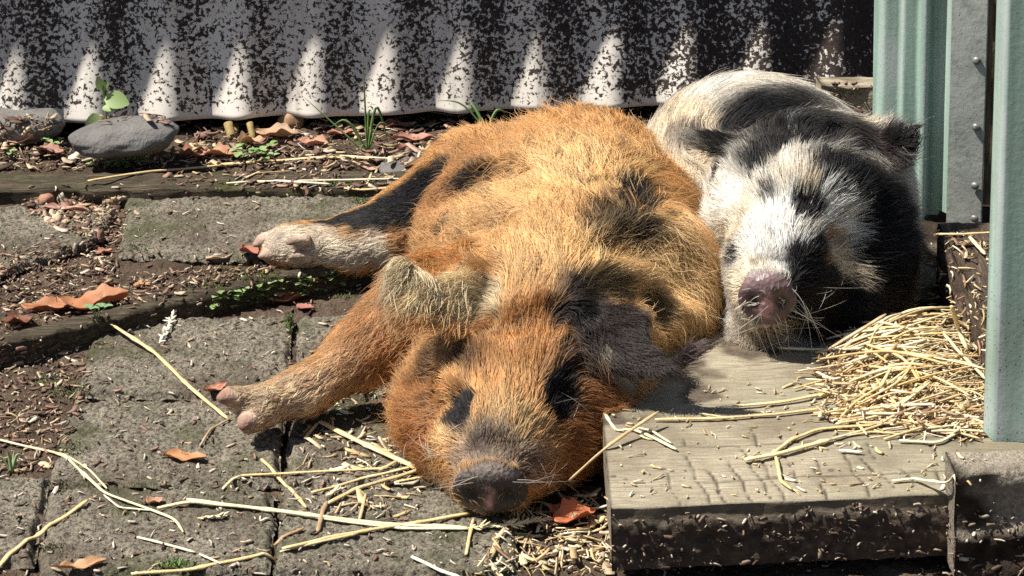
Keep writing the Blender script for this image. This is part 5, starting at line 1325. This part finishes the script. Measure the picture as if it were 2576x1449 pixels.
# ---- fallen leaves
def leaf(px, py, L, W, rot, tint, label, curl=.3, fold=.3, lift=.002, tilt=(0, 0)):
    p = look(px, py); nu, nv = 22, 11; u = np.linspace(0, 1, nu); v = np.linspace(-1, 1, nv); uu, vv = np.meshgrid(u, v, indexing='ij')
    sd = SR.randrange(99)
    w = np.sin(np.pi * uu ** .85) ** .8 * (1 + .12 * np.sin(uu * 26 + sd)) * W / 2
    x = (uu - .5) * L; y = vv * w + .06 * L * np.sin(uu * 3 + sd)
    z = fold * np.abs(vv) ** 1.3 * w * (1 + .6 * np.sin(uu * 7 + sd)) + curl * L * (uu - .5) ** 2 + .05 * L * vnoise(np.stack([uu * 4, vv * 2, uu * 0 + sd], -1), 1.4, sd)
    z = z - z.min() + lift
    q = np.stack([x, y, z], -1).reshape(-1, 3)
    m = np.array(Euler((tilt[0], tilt[1], rot)).to_matrix()); q = q @ m.T + p
    f = grid_faces(nu, nv); nb = len(q); q2 = q - (0, 0, .0005)
    mb = MB(); mb.add(np.vstack([q, q2]), f + [tuple(i + nb for i in k[::-1]) for k in f], tint)
    st = np.array([q[5], q[5] + (q[5] - q[(nu - 1) * nv + 5]) * .12 + (0, 0, .002)]); vv_, ff = tube(spline(st, 4), .0006, 5); mb.add(vv_, ff, np.array(tint) * .6)
    o = mb.build('dead_leaf', M['leaf']); tag(o, label, 'leaf', 'fallen leaves'); return o
OR, DR, PK, TN = (.50, .21, .095), (.16, .045, .03), (.44, .21, .15), (.50, .33, .20)
leaf(235, 775, .062, .034, .25, OR, 'large curled orange leaf arching over the diagonal edging board', .5, .5)
leaf(120, 785, .045, .024, -.15, (.44, .17, .075), 'torn orange leaf touching the left end of the large curled one', .3, .4)
leaf(48, 818, .026, .020, .3, DR, 'small dark red leaf on the edging board near the left edge', .4, .5)
leaf(466, 1158, .033, .015, -.12, (.56, .27, .12), 'single orange leaf lying on the paver below the front hoof', .2, .3)
leaf(1446, 1318, .034, .028, .35, (.52, .15, .065), 'bright orange curled leaf between the snout and the wooden step', .4, .5, .004)
leaf(1402, 1300, .018, .014, 1.3, (.40, .12, .06), 'small upturned scrap of orange leaf beside the snout', .5, .5, .004)
leaf(722, 764, .028, .014, .55, DR, 'dark red folded leaf beside the seedlings', .3, .9)
leaf(768, 778, .018, .011, -.4, (.40, .15, .13), 'small pinkish leaf right of the dark red folded leaf', .2, .2)
leaf(632, 640, .024, .018, -.9, (.40, .14, .10), 'reddish curled leaf under the tip of the hind hoof', .4, .6)
leaf(700, 665, .030, .012, -.2, (.36, .13, .09), 'reddish leaf scrap tucked below the hind foot', .2, .4)
leaf(800, 715, .018, .010, .7, (.36, .14, .11), 'curled brown-red leaf below the hind foot near the seedlings', .3, .7)
leaf(1040, 358, .042, .02, .12, PK, 'pinkish brown leaf behind the pig\'s haunch, left of the flat pale stone', .2, .5)
leaf(1022, 378, .018, .016, .8, DR, 'dark red scrap under the pinkish leaf behind the haunch', .3, .5)
leaf(492, 402, .034, .022, .2, (.46, .22, .14), 'brown curled leaf right of the river stone', .3, .6, .004)
leaf(556, 398, .036, .02, -.3, (.52, .27, .15), 'orange-brown leaf behind the long golden stalk', .3, .6, .004)
leaf(640, 372, .034, .022, .5, (.56, .33, .19), 'tan leaf curled below the two yellowish stubs', .4, .6, .005)
leaf(700, 355, .046, .026, -.2, TN, 'broad tan leaf below the brown bulb at the wall', .3, .5, .006)
leaf(790, 378, .036, .020, -.35, (.50, .25, .17), 'folded rusty leaf left of the grass tuft', .2, .8, .005)
leaf(860, 345, .03, .014, .3, PK, 'slender pink-brown leaf behind the grass tuft', .2, .5, .004)
leaf(1000, 330, .04, .018, .2, PK, 'pale pink-brown leaf right of the grass tuft', .2, .4, .004)
leaf(935, 430, .040, .012, -.45, (.55, .36, .26), 'long thin pinkish leaf lying over the back timber', .1, .3)
leaf(165, 532, .045, .010, -.15, (.46, .26, .2), 'narrow curled pink-brown strip of leaf on the left back paver', .1, .8)
leaf(320, 372 + 40, .022, .014, .9, (.46, .22, .15), 'small brown leaf among the seedlings below the river stone', .3, .4)
leaf(60, 365, .034, .022, .4, (.46, .27, .2), 'brown leaf at the left edge below the dark stone', .3, .5, .004)
leaf(128, 395, .03, .018, -.5, (.40, .2, .15), 'brown leaf left of the oval river stone', .3, .5, .004)
leaf(390, 1268, .014, .012, .6, (.52, .30, .2), 'tiny tan leaf scrap above the longest split straw', .3, .4)
leaf(208, 1432, .034, .012, .5, (.58, .34, .17), 'orange-tan leaf strip at the bottom edge near the left corner', .2, .5)
leaf(358, 722, .016, .010, .1, (.56, .28, .14), 'small orange leaf on the soil above the edging board', .2, .3)
leaf(262, 640, .018, .012, .5, (.50, .24, .15), 'small rusty leaf in the gap right of the left back paver', .3, .4)
leaf(548, 655, .022, .009, -.1, (.66, .50, .36), 'pale dry leaf strip in front of the mossy back paver', .3, .5)
leaf(545, 985, .022, .012, .9, (.50, .22, .14), 'brown leaf scrap stuck against the top of the front hoof', .4, .5, .002)
def bulb(px, py, r, tint, name, label, cat, sq=(1, .9, .8)):
    p = look(px, py); bm = bmesh.new(); bmesh.ops.create_icosphere(bm, subdivisions=3, radius=1); v = np.array([x.co[:] for x in bm.verts]); f = [[w.index for w in x.verts] for x in bm.faces]; bm.free()
    v = v * (1 + .14 * vnoise(v + r * 99, 1.6, 4))[:, None] * r * np.array(sq) + p + (0, 0, r * .55)
    m = MB(); m.add(v, f, tint); tag(m.build(name, M['leaf']), label, cat)
bulb(733, 325, .013, (.44, .27, .15), 'bulb', 'round tan bulb at the foot of the wall, right of the two stubs', 'bulb', (1.1, .8, .9))
bulb(118, 512, .008, (.42, .2, .13), 'acorn', 'small brown nut on the left back paver', 'nut')
for (a, b, lab) in (((571, 300), (586, 352), 'left of two yellowish cut stubs poking out below the wall'), ((612, 300), (640, 352), 'right, thinner one of two yellowish cut stubs below the wall')):
    q_, p = U(*b, .004), U(*b, .004) + np.array([-.005, .012, .014]); v, f = tube(spline([q_ + (0, .03, .004), q_, p], 9), [.0048] * 9 if a[0] < 600 else [.0034] * 9, 10); v = v + .0005 * vnoise(v, 120, 2)[:, None]
    m = MB(); m.add(v, f, (.36, .28, .10)); tag(m.build('plant_stub', M['leaf']), lab, 'stub', 'cut stubs below the wall')

# ---- green things
def leafy(mb, c, d, L, W, tint, n=None, droop=.3):
    d = np.asarray(d, float); d /= np.linalg.norm(d); n = np.array([0, 0, 1.]) if n is None else np.asarray(n, float)
    n = n - d * (n @ d); n /= np.linalg.norm(n) + 1e-9; s = np.cross(n, d); V = []
    for u in np.linspace(0, 1, 7):
        w = W / 2 * math.sin(math.pi * min(.98, .06 + u * .92)) ** .7
        for k in (-1, 0, 1): V.append(c + d * L * u + s * w * k + n * (abs(k) * w * .25 - droop * L * u * u))
    mb.add(V, grid_faces(7, 3), tint)
GR = [(.30, .46, .15), (.36, .50, .20), (.24, .38, .12), (.42, .52, .26)]
def seedlings(poly, count, size, name, label):
    mb = MB(); k = 0; xs = [p[0] for p in poly]; ys = [p[1] for p in poly]
    while k < count:
        px, py = SR.uniform(min(xs), max(xs)), SR.uniform(min(ys), max(ys))
        if not inside(px, py, poly): continue
        k += 1; p = look(px, py); h = SR.uniform(.003, .009); t = SR.choice(GR); a0 = SR.uniform(0, 6.28)
        v, f = tube([p, p + (0, 0, h)], .0004, 4); mb.add(v, f, (.25, .3, .12))
        for j in range(SR.choice((2, 2, 3, 4))):
            a = a0 + j * 2.2 + SR.uniform(-.3, .3); L = size * SR.uniform(.7, 1.2)
            leafy(mb, p + (0, 0, h + SR.uniform(-.001, .001)), (math.cos(a), math.sin(a), SR.uniform(.05, .5)), L, L * .85, t, None, .25)
    tag(mb.build(name, M['green']), label, 'seedlings', None, 'stuff')
seedlings([(560, 745), (700, 715), (860, 690), (870, 740), (690, 765), (520, 800)], 62, .0062, 'chickweed', 'patch of tiny round-leaved seedlings along the diagonal edging board')
seedlings([(200, 425), (270, 410), (360, 395), (400, 420), (300, 430)], 26, .0075, 'chickweed', 'row of small round seedlings in front of the oval river stone')
seedlings([(590, 385), (625, 360), (660, 390), (700, 375), (690, 410), (600, 408)], 16, .008, 'chickweed', 'scattered pale seedlings among the brown leaves by the wall')
seedlings([(-20, 355), (130, 350), (170, 372), (20, 430)], 9, .007, 'chickweed', 'few seedlings at the left edge of the leaf litter')
def clover(px, py):
    root = look(px, py); mb = MB()
    for dx, dy, L in ((-.006, .002, .0065), (.004, .004, .006), (-.001, -.002, .0055), (.010, .002, .0055)):
        c = root + (dx, dy, .012)
        v, f = tube(spline([root, root + (dx * .5, dy * .5, .008), c], 5), .0005, 5); mb.add(v, f, (.3, .36, .14))
        for j in range(3): a = j * 2.09 + dx * 200; leafy(mb, c, (math.cos(a), math.sin(a), .15), L * .8, L * .9, (.24, .40, .22), None, .15)
    tag(mb.build('clover', M['green']), 'small pale clover at the upper end of the long straight stalk', 'clover')
clover(243, 806)
def weed():
    p = D(268, 306, 2.822); p[2] = max(p[2], .004); top = D(258, 215, 2.812); mb = MB()
    c = spline([p, p + (0, -.002, .02), top], 12); v, f = tube(c, .0012, 6); mb.add(v, f, (.24, .32, .10))
    for (a, b, L, W, n) in (((265, 245), (.8, -.4, -.1), .026, .019, (0, -.9, .5)), ((240, 285), (-.15, -.3, -1), .026, .018, (0, -1, .15)), ((262, 228), (-.3, -.3, .8), .016, .010, (0, -1, .2)), ((258, 272), (.9, -.3, .1), .016, .010, (0, -.6, .8)), ((262, 225), (.4, -.2, .9), .010, .006, (0, -1, .3))):
        q = D(a[0], a[1], p[1] - .008); leafy(mb, q, b, L, W, (.30, .40, .15), n, .15)
    tag(mb.build('weed', M['green']), 'broad-leaved weed growing up in front of the wall beside the river stone', 'weed')
weed()
def blades(px, py, rows, name, label, tint):
    p = look(px, py); mb = MB()
    for ex, ey, w, bow in rows:
        e = D(ex, ey, p[1] + SR.uniform(-.01, .02)); m = (p + e) / 2 + np.array([0, 0, bow]); c = spline([p, m, e], 12)
        v, f = tube(c, np.interp(np.linspace(0, 1, 12), [0, .6, 1], [w, w * .8, w * .1]), 4, .25, (0, 1, .2)); mb.add(v, f, np.array(tint) * SR.uniform(.8, 1.25))
    tag(mb.build(name, M['green']), label, 'grass', 'grass tufts')
blades(924, 388, [(912, 128, .0011, .0), (935, 280, .0012, .02), (980, 370, .0017, .045), (830, 320, .0014, .02), (760, 240, .0011, .0), (858, 300, .0013, .01), (945, 320, .001, .01), (905, 390, .0012, .01), (990, 330, .0009, .02)], 'grass_tuft', 'tallest grass tuft in front of the wall, one blade standing straight up', (.14, .25, .07))
blades(1225, 330, [(1165, 245, .0022, .006), (1100, 252, .0012, .012), (1275, 285, .0018, .012), (1250, 310, .0016, .006), (1120, 350, .0010, .004), (1170, 350, .001, .004)], 'grass_tuft', 'low bent grass blades behind the brown pig\'s back', (.17, .29, .09))
blades(30, 1190, [(-20, 1160, .0014, .008), (18, 1135, .0014, .006), (60, 1150, .0014, .008), (50, 1175, .0012, .006), (2, 1180, .0012, .005), (35, 1130, .0011, .0)], 'grass_tuft', 'pale green grass plant at the left edge of the lower pavers', (.33, .42, .22))
blades(450, 1428, [(420, 1405, .0008, .003), (440, 1400, .0008, .002), (470, 1404, .0008, .003), (490, 1412, .0008, .003), (430, 1420, .0008, .003), (500, 1425, .0008, .003), (455, 1398, .0007, .001)], 'grass_tuft', 'tiny green tuft in the joint at the bottom edge', (.14, .30, .06))
# moss cushions: countless short shoots
mb = MB()
def moss(px, py, rx, ry, count, tint):
    for k in range(count):
        a, r = SR.uniform(0, 6.28), SR.random() ** .6; p = look(px + rx * r * math.cos(a), py + ry * r * math.sin(a)); h = SR.uniform(.001, .0032)
        d = np.array([SR.gauss(0, .6), SR.gauss(0, .6), 1]); d /= np.linalg.norm(d); s = np.array([SR.gauss(0, 1), SR.gauss(0, 1), 0]); s /= np.linalg.norm(s) + 1e-6
        w = SR.uniform(.0004, .0009); t = np.array(tint) * SR.uniform(.6, 1.4); mb.add([p - s * w, p + s * w, p + d * h], [(0, 1, 2)], t)
for px, py, rx, ry, n, t in ((620, 690, 90, 20, 500, (.14, .17, .035)), (520, 715, 60, 14, 220, (.14, .17, .04)), (850, 462, 90, 8, 320, (.13, .21, .04)), (905, 500, 25, 16, 160, (.12, .18, .04)), (728, 815, 10, 30, 130, (.12, .2, .05)), (170, 985, 60, 26, 330, (.11, .19, .05)), (120, 955, 40, 14, 130, (.13, .21, .06)), (60, 1060, 60, 40, 260, (.09, .10, .03)), (150, 1225, 20, 20, 90, (.12, .16, .05)), (60, 735, 50, 10, 120, (.10, .12, .03)), (860, 740, 40, 14, 140, (.13, .19, .05)), (450, 1422, 60, 10, 200, (.12, .22, .05)), (130, 1380, 40, 14, 100, (.09, .11, .03)), (2120, 235, 50, 12, 160, (.14, .16, .05)), (180, 1130, 40, 20, 120, (.08, .10, .03)), (610, 760, 80, 16, 160, (.12, .17, .05)), (340, 625, 40, 10, 90, (.09, .12, .03))):
    moss(px, py, rx, ry, n, t)
tag(mb.build('moss', M['litter'], None, False), 'moss in the joints and on the edging board', 'moss', None, 'stuff')
# seed heads
def seedhead(pts, r, tint, label, n=26, size=.006):
    c = spline([look(*p) + (0, 0, r) for p in pts], n); mb = MB(); v, f = tube(c, .0006, 5); mb.add(v, f, tint)
    for i in range(1, n - 1):
        d = c[i + 1] - c[i - 1]; d /= np.linalg.norm(d)
        for k in range(2):
            e = d + np.array([SR.gauss(0, .45), SR.gauss(0, .45), SR.uniform(0, .5)]); e /= np.linalg.norm(e); L = size * SR.uniform(.6, 1.2)
            v, f = tube(spline([c[i], c[i] + e * L * .5, c[i] + e * L], 5), [.0003, .0011, .0013, .0009, .0002], 5, .7); mb.add(v, f, np.array(tint) * SR.uniform(.8, 1.1))
    tag(mb.build('seed_head', M['straw']), label, 'seed head')
seedhead([(402, 872), (420, 840), (440, 795)], .003, (.80, .74, .58), 'fluffy whitish seed head lying on the paver right of the straight stalk')
seedhead([(1180, 1338), (1280, 1330), (1372, 1318)], .003, (.78, .66, .38), 'braided wheat ear at the right end of the longest split straw', 34, .0075)
seedhead([(498, 1310), (540, 1306), (566, 1302)], .002, (.72, .58, .34), 'small flattened seed head below the longest split straw', 12, .005)
